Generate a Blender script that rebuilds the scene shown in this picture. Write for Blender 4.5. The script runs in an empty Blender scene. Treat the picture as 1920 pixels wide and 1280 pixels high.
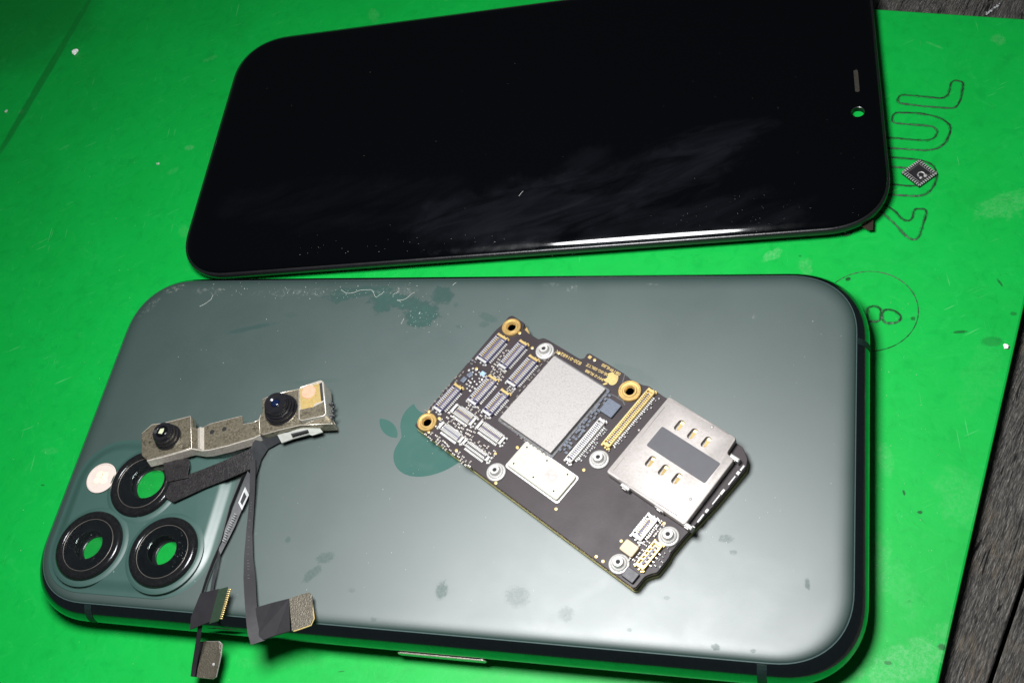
import bpy, bmesh, math, random
from mathutils import Vector, Matrix, Euler
from mathutils.geometry import tessellate_polygon
random.seed(7)
sc = bpy.context.scene
C = sc.collection
PI = math.pi
# ---------------------------------------------------------------- camera (1 unit = 1 cm)
F, CL, CE = 2139.19, Vector((7.07759, -8.08914, 17.40409)), Euler((0.566089, 0.249995, 0.164461), 'XYZ')
cd = bpy.data.cameras.new('camera'); cam = bpy.data.objects.new('camera', cd); C.objects.link(cam)
cam.location = CL; cam.rotation_euler = CE
cd.sensor_width = 36; cd.sensor_fit = 'HORIZONTAL'; cd.lens = F/1920*36; cd.clip_start = .1; cd.clip_end = 500
cd.dof.use_dof = True; cd.dof.focus_distance = 20.5; cd.dof.aperture_fstop = 60
sc.camera = cam
sc.unit_settings.scale_length = 0.01
# ---------------------------------------------------------------- light
w = bpy.data.worlds.new('World'); sc.world = w; w.use_nodes = True
bg = w.node_tree.nodes['Background']; bg.inputs[0].default_value = (.75, .85, 1, 1); bg.inputs[1].default_value = .05
def area(name, loc, target, size, power, col):
    l = bpy.data.lights.new(name, 'AREA'); l.shape = 'DISK'; l.size = size; l.energy = power; l.color = col
    o = bpy.data.objects.new(name, l); C.objects.link(o); o.location = loc
    o.rotation_euler = (Vector(target)-Vector(loc)).to_track_quat('-Z', 'Y').to_euler()
area('bench_lamp', (1.2, -1.0, 17), (2.4, -1., 0), 6.5, 7500, (.985, .99, 1))
sc.view_settings.view_transform = 'Standard'; sc.view_settings.look = 'None'
sc.view_settings.exposure = 0; sc.view_settings.gamma = 1

RM = CE.to_matrix()
def P(px, py, z=0.):
    """world point at height z seen at photo pixel (px, py)"""
    d = RM @ Vector(((px-960)/F, -(py-640)/F, -1)); t = (z-CL.z)/d.z
    return CL + d*t
# ---------------------------------------------------------------- materials
def newmat(name):
    m = bpy.data.materials.new(name); m.use_nodes = True
    nt = m.node_tree; return m, nt, nt.nodes['Principled BSDF']
def N(nt, t, **kw):
    n = nt.nodes.new(t)
    for k, v in kw.items():
        if k in n.inputs: n.inputs[k].default_value = v
        else: setattr(n, k, v)
    return n
def L(nt, a, b): nt.links.new(a, b)
def noise(nt, co, scale, detail=4, rough=.55, dist=0):
    n = N(nt, 'ShaderNodeTexNoise'); n.inputs['Scale'].default_value = scale; n.inputs['Detail'].default_value = detail
    n.inputs['Roughness'].default_value = rough; n.inputs['Distortion'].default_value = dist
    L(nt, co, n.inputs['Vector']); return n.outputs['Fac']
def ramp(nt, src, stops):
    r = N(nt, 'ShaderNodeValToRGB'); e = r.color_ramp.elements
    while len(e) < len(stops): e.new(.5)
    for i, (p, c) in enumerate(stops):
        e[i].position = p; e[i].color = (c, c, c, 1) if not hasattr(c, '__len__') else (*c, 1)
    L(nt, src, r.inputs[0]); return r.outputs[0]
def math_(nt, op, a, b=None, clamp=False):
    n = N(nt, 'ShaderNodeMath', operation=op); n.use_clamp = clamp
    for i, v in enumerate((a, b)):
        if v is None: continue
        if hasattr(v, 'links'): L(nt, v, n.inputs[i])
        else: n.inputs[i].default_value = v
    return n.outputs[0]
def mixc(nt, f, a, b):
    n = N(nt, 'ShaderNodeMix', data_type='RGBA')
    for s, v in ((n.inputs[0], f), (n.inputs[6], a), (n.inputs[7], b)):
        if hasattr(v, 'links'): L(nt, v, s)
        elif hasattr(v, '__len__'): s.default_value = (*v, 1)
        else: s.default_value = v
    return n.outputs[2]
def mixf(nt, f, a, b):
    n = N(nt, 'ShaderNodeMix', data_type='FLOAT')
    for s, v in ((n.inputs[0], f), (n.inputs[2], a), (n.inputs[3], b)):
        if hasattr(v, 'links'): L(nt, v, s)
        else: s.default_value = v
    return n.outputs[0]
def bump(nt, h, st, d, bs):
    b = N(nt, 'ShaderNodeBump'); b.inputs['Strength'].default_value = st; b.inputs['Distance'].default_value = d
    L(nt, h, b.inputs['Height']); L(nt, b.outputs[0], bs.inputs['Normal']); return b
def geo(nt): return N(nt, 'ShaderNodeNewGeometry').outputs['Position']
def objc(nt): return N(nt, 'ShaderNodeTexCoord').outputs['Object']
def simple(name, col, rough=.5, metal=0, spec=.5, nscale=20, namt=.25, bscale=60, bst=.1, bd=.01, coat=0, rvar=.15):
    m, nt, b = newmat(name); co = geo(nt)
    n1 = noise(nt, co, nscale, 4)
    c = mixc(nt, n1, tuple(x*(1-namt) for x in col), tuple(min(1, x*(1+namt)) for x in col))
    L(nt, c, b.inputs['Base Color'])
    n2 = noise(nt, co, nscale*.6, 6, .65)
    L(nt, mixf(nt, n2, max(.02, rough*(1-rvar*2)), min(1, rough*(1+rvar*2))), b.inputs['Roughness'])
    b.inputs['Metallic'].default_value = metal; b.inputs['Specular IOR Level'].default_value = spec
    b.inputs['Coat Weight'].default_value = coat; b.inputs['Coat Roughness'].default_value = .1
    if bst: bump(nt, noise(nt, co, bscale, 3), bst, bd, b)
    return m
def spots(nt, co, lst, nsc=3., namp=.5):
    """union of soft ragged blots: (x, y, rx, ry, angle, strength)"""
    n = N(nt, 'ShaderNodeTexNoise'); n.inputs['Scale'].default_value = nsc; n.inputs['Detail'].default_value = 6; n.inputs['Roughness'].default_value = .7
    L(nt, co, n.inputs['Vector']); tot = None
    for (x, y, rx, ry, a, s) in lst:
        mp = N(nt, 'ShaderNodeMapping', vector_type='TEXTURE'); mp.inputs['Location'].default_value = (x, y, 0)
        mp.inputs['Rotation'].default_value = (0, 0, a); mp.inputs['Scale'].default_value = (rx, ry, 1000)
        L(nt, co, mp.inputs['Vector'])
        ln = N(nt, 'ShaderNodeVectorMath', operation='LENGTH'); L(nt, mp.outputs[0], ln.inputs[0])
        d = math_(nt, 'ADD', ln.outputs['Value'], math_(nt, 'MULTIPLY', math_(nt, 'SUBTRACT', n.outputs['Fac'], .5), namp*4))
        v = N(nt, 'ShaderNodeMapRange'); v.inputs['From Min'].default_value = 1.1; v.inputs['From Max'].default_value = .75
        v.inputs['To Max'].default_value = s; L(nt, d, v.inputs['Value'])
        tot = v.outputs[0] if tot is None else math_(nt, 'MAXIMUM', tot, v.outputs[0])
    return tot

def mat_silicone():
    m, nt, b = newmat('green_silicone'); co = geo(nt)
    big = noise(nt, co, .45, 5, .6, .4); fine = noise(nt, co, 3.2, 6, .65, .6)
    c = mixc(nt, big, (.0006, .27, .030), (.0016, .36, .050))
    c = mixc(nt, ramp(nt, fine, [(.28, .22), (.46, 0.)]), c, (.001, .15, .022))
    # chalky rubbed places
    ch = []
    for px, py, r1, r2, a, s in [(1885, 385, .5, .28, .4, .5), (1700, 1245, .75, .3, .5, .85), (1800, 1200, .5, .35, .9, .5), (1640, 1060, .28, .5, 0, .45), (1450, 478, .22, .10, .7, .9), (1510, 500, .12, .2, .2, .5),
          (1800, 930, .35, .5, .3, .3), (1660, 860, .12, .3, .2, .4), (1400, 1275, .3, .1, 0, .3), (325, 320, .15, .08, .6, .3), (92, 845, .22, .08, 0, .25), (395, 110, .2, .08, .4, .3), (355, 277, .12, .08, 0, .7),
          (700, 30, .15, .25, .5, .35), (1690, 1100, .2, .5, .3, .25), (1872, 75, .12, .16, .2, .5), (1750, 84, .2, .03, -.6, .5), (40, 210, .1, .08, 0, .5), (1840, 700, .3, .8, -.3, .12), (345, 435, .12, .2, .6, .3), (530, 1240, .9, .12, .1, .15)]:
        p = P(px, py, 0); ch.append((p.x, p.y, r1, r2, a, s))
    sp = spots(nt, co, ch, 4.5, .55)
    fl = math_(nt, 'MULTIPLY', ramp(nt, noise(nt, co, 7, 8, .8, 1.2), [(.66, 0.), (.78, .35)]), ramp(nt, noise(nt, co, .7, 2), [(.45, 0.), (.62, 1.)]))
    brk = ramp(nt, noise(nt, co, 16, 8, .8, .3), [(.42, .1), (.66, 1.)])
    c = mixc(nt, math_(nt, 'MULTIPLY', math_(nt, 'MAXIMUM', math_(nt, 'MULTIPLY', sp, brk), fl), .75), c, (.13, .38, .16))
    dark_marks = []  # darker upper-left corner of the mat, with a darker band across it
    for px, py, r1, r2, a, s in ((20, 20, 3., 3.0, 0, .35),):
        p = P(px, py, 0); dark_marks.append((p.x, p.y, r1, r2, a, s))
    fa, fb = P(180, -20, 0), P(0, 285, 0); fm = (fa+fb)/2; fd = fb-fa; dark_marks.append((fm.x, fm.y, fd.length*.62, .13, math.atan2(fd.y, fd.x), .5))
    c = mixc(nt, spots(nt, co, dark_marks, .6, .25), c, (.004, .07, .012))
    vv = ramp(nt, noise(nt, co, 1.1, 7, .7, 1.2), [(.34, .5), (.48, 0.)]); c = mixc(nt, math_(nt, 'MULTIPLY', vv, .3), c, (.001, .16, .02))
    lt = math_(nt, 'MULTIPLY', ramp(nt, noise(nt, co, 2.1, 9, .75, 2.), [(.54, 0.), (.72, 1.)]), .20); c = mixc(nt, lt, c, (.03, .42, .09))
    for rot, sc_, th in ((.5, (.7, 16, 1), .69), (-.8, (.9, 20, 1), .71), (1.7, (.6, 14, 1), .70)):
        mp = N(nt, 'ShaderNodeMapping', vector_type='TEXTURE'); mp.inputs['Rotation'].default_value = (0, 0, rot); mp.inputs['Scale'].default_value = (1/sc_[0], 1/sc_[1], 1); L(nt, co, mp.inputs['Vector'])
        k_ = math_(nt, 'MULTIPLY', ramp(nt, noise(nt, mp.outputs[0], 1.7, 3, .5, .15), [(th, 0.), (th+.03, .55)]), ramp(nt, noise(nt, co, .8, 2), [(.45, 0.), (.6, 1.)]))
        c = mixc(nt, k_, c, (.10, .42, .16) if rot > 0 else (.004, .10, .02))
    dk = []
    for px, py, r1, r2, a, s in [(1572, 541, .045, .04, 0, .9), (1590, 523, .05, .04, .5, .9), (1860, 640, .18, .10, 0, .35), (1900, 588, .06, .04, 0, .5), (1800, 622, .12, .03, .1, .7), (1725, 960, .04, .03, 0, .8), (1695, 923, .02, .05, .2, .8),
          (1766, 1212, .06, .05, 0, .7), (1665, 1242, .06, .03, 0, .6), (80, 909, .05, .02, 0, .6), (640, 1258, .06, .01, .2, .6), (1500, 480, .03, .02, 0, .5), (1712, 597, .04, .04, 0, .7), (1880, 1000, .3, .1, .5, .25), (1875, 530, .02, .10, .5, .7)]:
        p = P(px, py, 0); dk.append((p.x, p.y, r1, r2, a, s))
    ds = spots(nt, co, dk, 45, .45)
    speck = ramp(nt, noise(nt, co, 14, 3, .6), [(.76, 0.), (.80, .6)])
    scr = math_(nt, 'MULTIPLY', ramp(nt, noise(nt, co, 1.3, 2, .5, 5.), [(.495, 0.), (.5, .35), (.505, 0.)]), ramp(nt, noise(nt, co, .9, 2), [(.5, 0.), (.6, 1.)]))
    c = mixc(nt, math_(nt, 'MAXIMUM', math_(nt, 'MAXIMUM', ds, speck), scr), c, (.004, .035, .01))
    L(nt, c, b.inputs['Base Color'])
    L(nt, mixf(nt, fine, .38, .62), b.inputs['Roughness']); b.inputs['Specular IOR Level'].default_value = .24
    b.inputs['Subsurface Weight'].default_value = .0
    h = math_(nt, 'ADD', math_(nt, 'MULTIPLY', big, 3.), math_(nt, 'ADD', fine, math_(nt, 'MULTIPLY', noise(nt, co, 40, 3), .12)))
    bump(nt, h, .16, .03, b)
    return m
def mat_groove():
    m, nt, b = newmat('engraved_line_dirt'); co = geo(nt)
    n = noise(nt, co, 9, 6, .75, .5)
    L(nt, mixc(nt, ramp(nt, n, [(.46, 0.), (.68, 1.)]), (.006, .030, .010), (.002, .12, .020)), b.inputs['Base Color'])
    b.inputs['Roughness'].default_value = .6; return m
def mat_wood():
    m, nt, b = newmat('weathered_dark_wood'); co = objc(nt)
    mp = N(nt, 'ShaderNodeMapping'); mp.inputs['Scale'].default_value = (1.5, 15, 15); L(nt, co, mp.inputs['Vector']); v = mp.outputs[0]
    g = noise(nt, v, 1.4, 10, .72, .5); g2 = noise(nt, v, 4.5, 8, .75, .3); br = noise(nt, co, .9, 3, .5, .3)
    c = ramp(nt, g2, [(.32, (.008, .008, .009)), (.45, (.06, .057, .054)), (.56, (.20, .19, .17)), (.70, (.60, .56, .50))])
    tan = mixc(nt, g2, (.05, .036, .022), (.40, .31, .20))
    c = mixc(nt, math_(nt, 'MULTIPLY', ramp(nt, g, [(.46, 0.), (.6, .9)]), ramp(nt, br, [(.52, 0.), (.66, 1.)])), c, tan)
    c = mixc(nt, ramp(nt, noise(nt, v, .8, 4, .6, 1.), [(.36, 1.), (.42, 0.)]), c, (.006, .006, .006))
    L(nt, c, b.inputs['Base Color']); L(nt, ramp(nt, g2, [(.3, .75), (.7, .4)]), b.inputs['Roughness']); b.inputs['Specular IOR Level'].default_value = .5
    bump(nt, math_(nt, 'ADD', math_(nt, 'MULTIPLY', g, 1.5), g2), 1., .10, b)
    return m
def mat_frosted(name, polished=False):
    m, nt, b = newmat(name); co = geo(nt)
    big = noise(nt, co, .7, 5, .6, .3)
    col = mixc(nt, big, (.017, .036, .031), (.023, .047, .041))
    b.inputs['IOR'].default_value = 1.5
    if polished:
        col = mixc(nt, big, (.036, .086, .074), (.044, .102, .088))
        fp = ramp(nt, noise(nt, co, 2.2, 7, .7, 1.), [(.42, 0.), (.66, 1.)])
        L(nt, mixf(nt, fp, .10, .26), b.inputs['Roughness'])
        L(nt, mixc(nt, math_(nt, 'MULTIPLY', fp, .10), col, (.06, .11, .09)), b.inputs['Base Color'])
        bump(nt, noise(nt, co, 3, 2), .05, .01, b)
        return m
    wet = []
    for px, py, r1, r2, a, s in [(735, 562, .52, .20, -.15, .95), (790, 590, .36, .24, -.2, 1.), (700, 545, .5, .12, 0, .7), (650, 552, .45, .16, .15, .6), (718, 575, .22, .18, .3, .9), (785, 603, .26, .12, 0, 1.), (915, 595, .16, .06, -.4, .75), (830, 552, .2, .2, 0, .6),
            (907, 608, .08, .05, 0, .7), (862, 612, .07, .03, 0, .7), (855, 571, .04, .04, 0, .6), (840, 567, .03, .05, 0, .7),
            (470, 615, .5, .05, .25, .35), (545, 590, .12, .05, 0, .3), (540, 1010, .03, .04, 0, .6), (1185, 700, .5, .12, -.4, .12)]:
        p = P(px, py, .81); wet.append((p.x, p.y, r1, r2, a, s))
    small = [q for q in wet if min(q[2], q[3]) < .1 and q[2] < .3]; wet = [q for q in wet if q not in small]
    wm = spots(nt, co, wet, 5.5, .55)
    # finger print whorl
    pr = None
    for px, py, r in ((972, 1118, .21), (1061, 1150, .15), (828, 1108, .14)):
        p = P(px, py, .81)
        vm = N(nt, 'ShaderNodeVectorMath', operation='DISTANCE'); L(nt, co, vm.inputs[0]); vm.inputs[1].default_value = (p.x, p.y, .81)
        d = vm.outputs['Value']; wv = math_(nt, 'SINE', math_(nt, 'MULTIPLY', math_(nt, 'ADD', d, math_(nt, 'MULTIPLY', noise(nt, co, 6, 2), .12)), 150.))
        k = math_(nt, 'MULTIPLY', math_(nt, 'MULTIPLY', ramp(nt, wv, [(.2, 0.), (.8, 1.)]), ramp(nt, math_(nt, 'DIVIDE', d, r), [(.6, 1.), (1., 0.)])), ramp(nt, noise(nt, co, 9, 3), [(.4, 0.), (.6, .42)]))
        pr = k if pr is None else math_(nt, 'MAXIMUM', pr, k)
    wm = math_(nt, 'MULTIPLY', wm, ramp(nt, noise(nt, co, 11, 8, .85, .6), [(.36, .35), (.52, 1.)]))
    dd = [(a_, b2, c2*1.3, d2*1.3, e2, f2) for a_, b2, c2, d2, e2, f2 in small]
    for px, py, r1, r2, a, s in ((828, 1106, .10, .15, .1, 1.), (610, 1045, .16, .10, .3, .7), (585, 1075, .2, .08, .8, .8), (540, 1012, .05, .05, 0, .9), (1514, 1094, .04, .09, .2, 1.), (1342, 1212, .07, .05, 0, 1.), (1362, 1010, .12, .07, 0, .6), (1375, 1035, .06, .04, 0, .5), (970, 1118, .2, .17, 0, .35), (1062, 1150, .12, .12, 0, .35), (660, 1106, .06, .04, 0, .4), (1412, 1219, .04, .03, 0, .7), (590, 715, .5, .06, .1, .3), (480, 612, .5, .05, .2, .5), (1180, 1180, .04, .03, 0, .5), (700, 1160, .05, .04, 0, .5), (1250, 1120, .05, .03, 0, .4)):
        p = P(px, py, .81); dd.append((p.x, p.y, r1, r2, a, s))
    dm = math_(nt, 'MULTIPLY', spots(nt, co, dd, 22, .45), ramp(nt, noise(nt, co, 20, 8, .85), [(.40, .25), (.56, 1.)]))
    pr = math_(nt, 'MAXIMUM', pr, dm)
    sm = ramp(nt, noise(nt, co, .9, 6, .6, .4), [(.45, 0.), (.75, .12)])
    wm2 = math_(nt, 'MAXIMUM', wm, sm)
    wm = math_(nt, 'MAXIMUM', wm, math_(nt, 'MULTIPLY', pr, .55))
    L(nt, mixf(nt, wm2, .52, .18), b.inputs['Roughness'])
    sf = []
    for px, py, r1, r2, a, s in ((325, 542, .28, .10, .25, .9), (395, 545, .4, .10, 0, .55), (415, 545, .12, .08, 0, .8), (560, 548, 1.2, .09, 0, .35), (280, 575, .3, .1, .9, .4), (1074, 540, .12, .08, .3, .6), (1035, 533, .2, .05, 0, .5), (1225, 533, .12, .04, 0, .5), (1415, 592, .04, .05, -.5, .9), (740, 545, .5, .1, 0, .4)):
        p = P(px, py, .81); sf.append((p.x, p.y, r1, r2, a, s))
    sfm = math_(nt, 'MULTIPLY', spots(nt, co, sf, 3, .5), ramp(nt, noise(nt, co, 14, 6, .8, .3), [(.5, 0.), (.72, .55)]))
    L(nt, mixc(nt, sfm, mixc(nt, wm, col, mixc(nt, noise(nt, co, 12, 6, .8), (.026, .060, .052), (.045, .082, .073))), (.42, .42, .38)), b.inputs['Base Color'])
    L(nt, mixf(nt, pr, mixf(nt, wm, 1.35, .5), .6), b.inputs['Specular IOR Level'])
    # scratches and scuffs near the corner
    h = noise(nt, co, 190, 2)
    bump(nt, h, .18, .004, b)
    return m
def mat_screen():
    m, nt, b = newmat('black_display_glass'); co = geo(nt)
    p1, p2, p3, p4, p5 = P(1010, 400, .3), P(1210, 350, .3), P(1350, 260, .3), P(1090, 335, .3), P(1230, 420, .3)
    a = .32
    mp = N(nt, 'ShaderNodeMapping', vector_type='TEXTURE'); mp.inputs['Rotation'].default_value = (0, 0, .38); mp.inputs['Scale'].default_value = (2.0, .55, 1); L(nt, co, mp.inputs['Vector'])
    st = ramp(nt, noise(nt, mp.outputs[0], 1.3, 6, .6, .8), [(.34, 0.), (.68, 1.)])
    s = spots(nt, co, [(p1.x, p1.y, 2.6, .9, .15, .9), (p2.x, p2.y, 2.2, .8, .4, 1.), (p3.x, p3.y, 1.1, .28, .2, .8), (p4.x, p4.y, .8, .5, .8, .4), (p5.x, p5.y, 2.8, .6, .08, .5), (-3, 5.5, 3, .7, 0, .3)], .9, .35)
    f = math_(nt, 'MULTIPLY', st, s)
    bs2 = N(nt, 'ShaderNodeBsdfPrincipled'); bs2.inputs['Base Color'].default_value = (.012, .013, .02, 1); bs2.inputs['Roughness'].default_value = .42; bs2.inputs['Specular IOR Level'].default_value = .5
    b.inputs['Base Color'].default_value = (.0008, .001, .0014, 1); b.inputs['Specular IOR Level'].default_value = .32
    L(nt, mixf(nt, noise(nt, co, 2, 5), .04, .10), b.inputs['Roughness'])
    mx = N(nt, 'ShaderNodeMixShader'); L(nt, math_(nt, 'MULTIPLY', f, .32), mx.inputs[0]); L(nt, b.outputs[0], mx.inputs[1]); L(nt, bs2.outputs[0], mx.inputs[2])
    L(nt, mx.outputs[0], nt.nodes['Material Output'].inputs['Surface'])
    return m
def mat_metal_dirty(name, col, rough=.4, dirt=(.05, .04, .03), amt=.5, scale=8, metal=1., bst=.25, bsc=60):
    m, nt, b = newmat(name); co = geo(nt)
    n = noise(nt, co, scale, 8, .72, .4); n2 = noise(nt, co, scale*5, 5, .7)
    f = math_(nt, 'MULTIPLY', ramp(nt, n2, [(.42, 0.), (.62, 1.)]), ramp(nt, n, [(.35, .2), (.65, 1.)]))
    L(nt, mixc(nt, math_(nt, 'MULTIPLY', f, amt), col, dirt), b.inputs['Base Color'])
    L(nt, mixf(nt, n, rough*.7, rough*1.3), b.inputs['Roughness']); b.inputs['Metallic'].default_value = metal
    bump(nt, noise(nt, co, bsc, 4), bst, .008, b)
    return m
def mat_pane(name):
    m, nt, b = newmat(name); co = geo(nt)
    tr = N(nt, 'ShaderNodeBsdfTransparent'); tr.inputs[0].default_value = (.93, .97, .95, 1)
    gl = N(nt, 'ShaderNodeBsdfGlossy'); gl.inputs['Roughness'].default_value = .06
    fr = N(nt, 'ShaderNodeFresnel'); fr.inputs[0].default_value = 1.5
    d = N(nt, 'ShaderNodeBsdfDiffuse'); d.inputs[0].default_value = (.55, .58, .55, 1)
    mx = N(nt, 'ShaderNodeMixShader'); L(nt, fr.outputs[0], mx.inputs[0]); L(nt, tr.outputs[0], mx.inputs[1]); L(nt, gl.outputs[0], mx.inputs[2])
    dust = math_(nt, 'MULTIPLY', ramp(nt, noise(nt, co, 45, 6, .8), [(.64, 0.), (.78, .3)]), ramp(nt, noise(nt, co, 3, 3), [(.42, .05), (.62, 1.)]))
    m2 = N(nt, 'ShaderNodeMixShader'); L(nt, dust, m2.inputs[0]); L(nt, mx.outputs[0], m2.inputs[1]); L(nt, d.outputs[0], m2.inputs[2])
    L(nt, m2.outputs[0], nt.nodes['Material Output'].inputs['Surface']); return m
M = dict(
    silicone=mat_silicone(), groove=mat_groove(), wood=mat_wood(), frost=mat_frosted('frosted_green_glass'), gloss=mat_frosted('polished_green_glass', True),
    bump=None, screen=mat_screen(), pane=mat_pane('lens_cover_pane'),
    steel=mat_metal_dirty('dark_green_steel', (.20, .25, .24), .13, (.08, .10, .10), .35, 3, 1, .06, 30),
    seal=simple('teal_rim_paint', (.05, .08, .078), .35),
    band=simple('antenna_band_plastic', (.018, .036, .033), .4),
    bezel=simple('black_plastic_bezel', (.008, .0075, .009), .30, nscale=8, bscale=25, bst=.2),
    ringm=mat_metal_dirty('black_lens_ring', (.012, .013, .015), .16, (.3, .3, .28), .10, 12, .6, .15, 50),
    lensblk=simple('black_lens_glass', (.0025, .003, .004), .08, bst=.03, nscale=10),
    ringline=simple('pale_ring_edge', (.20, .18, .16), .4, metal=.6),
    flash=simple('flash_diffuser', (.56, .48, .43), .2, coat=.6, nscale=25, namt=.12), led=simple('flash_led_phosphor', (.90, .72, .48), .5),
    black=simple('black_cavity', (.004, .004, .004), .8),
    pcb=simple('dark_brown_solder_mask', (.023, .0165, .0185), .52, spec=.32, nscale=3, namt=.35, bscale=30, bst=.10, bd=.006),
    pcbedge=simple('olive_board_edge', (.42, .40, .16), .6, nscale=14, namt=.5, bscale=50),
    gold=simple('gold_plating', (.62, .42, .16), .38, metal=.75, nscale=30, namt=.15, bst=.1),
    goldp=simple('gold_contact', (.62, .46, .19), .36, metal=.6),
    solder=simple('bright_solder', (.60, .59, .57), .34, metal=.6, nscale=60, bst=.1),
    tin=mat_metal_dirty('tin_shield', (.33, .305, .29), .55, (.20, .175, .15), .45, 4, .35, .2, 30),
    sand=mat_metal_dirty('sparkling_shield', (.30, .285, .275), .5, (.17, .16, .15), .65, 6, .3, .35, 45),
    cream=mat_metal_dirty('cream_can', (.40, .385, .32), .5, (.25, .25, .225), .6, 3, .2, .15, 30),
    sticker=simple('grey_adhesive_pad', (.045, .045, .052), .55, nscale=6, namt=.1),
    plastic=simple('violet_grey_plastic', (.075, .07, .12), .45),
    blackplastic=simple('charcoal_plastic', (.025, .026, .03), .4),
    conn=simple('connector_metal', (.36, .35, .335), .4, metal=.7),
    ic=simple('blue_grey_chip', (.085, .10, .13), .38, nscale=35, namt=.3, bscale=60, bst=.3),
    ceramic=simple('capacitor_ceramic', (.20, .165, .13), .45, nscale=40, namt=.4), resin=simple('grey_underfill', (.10, .10, .105), .28, nscale=18, namt=.5, bscale=30, bst=.6),
    inductor=simple('beige_inductor', (.36, .29, .19), .45), icdark=simple('dark_chip', (.03, .028, .033), .5), blueglass=simple('pale_blue_die', (.25, .36, .48), .15),
    nickel=mat_metal_dirty('scuffed_nickel_plate', (.42, .37, .27), .30, (.05, .04, .024), .9, 5, .8, .6, 22),
    nickelclean=mat_metal_dirty('smooth_nickel_edge', (.66, .61, .53), .28, (.25, .22, .17), .7, 6, .5, .15, 40),
    barrel=simple('black_lens_barrel', (.010, .010, .012), .16, bst=.08, bscale=30), lensblue=simple('coated_front_element', (.003, .008, .03), .05, coat=1.),
    lensfleck=simple('pale_coating_fleck', (.40, .42, .28), .35), pink=simple('pink_window', (.50, .28, .19), .35), amber=mat_metal_dirty('gilded_substrate', (.72, .52, .20), .35, (.12, .12, .03), .7, 22, .6, .4, 50),
    flex=mat_metal_dirty('black_flex_film', (.007, .006, .007), .40, (.16, .15, .14), .16, 10, 0, .9, 34),
    flexsm=simple('smooth_black_flex', (.014, .013, .015), .5, spec=.22, nscale=6, bscale=8, bst=.15), flexg=simple('grey_flex_film', (.035, .037, .04), .5, spec=.25, nscale=8, bscale=10, bst=.2),
    stiff=simple('grey_stiffener', (.30, .31, .28), .5, nscale=12), stiffbr=mat_metal_dirty('brushed_brown_stiffener', (.10, .088, .065), .36, (.02, .018, .012), .7, 9, .4, .9, 40),
    stiffgr=simple('glossy_green_black_stiffener', (.02, .035, .022), .16), print_=simple('white_print', (.32, .33, .33), .5),
    bore=simple('dull_brass_bore', (.24, .16, .06), .5, metal=.3),
    post=simple('matte_tin_post', (.46, .45, .43), .42, metal=.4),
    chalkdim=simple('pale_dirt_crumb', (.30, .40, .30), .7),
    chalk=simple('white_chalk', (.85, .84, .80), .6, nscale=20, bst=.5, bscale=20), fibre=simple('pale_fibre', (.42, .45, .40), .5), brownbit=simple('brown_flex_scrap', (.022, .016, .010), .4),
)
m, nt, b = newmat('camera_plateau_glass'); co = geo(nt)
L(nt, mixc(nt, noise(nt, co, .8, 5), (.022, .058, .048), (.030, .074, .062)), b.inputs['Base Color'])
L(nt, mixf(nt, noise(nt, co, 3, 6, .7), .40, .50), b.inputs['Roughness']); b.inputs['Specular IOR Level'].default_value = .9
bump(nt, noise(nt, co, 60, 3), .06, .004, b); M['bump'] = m
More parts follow.
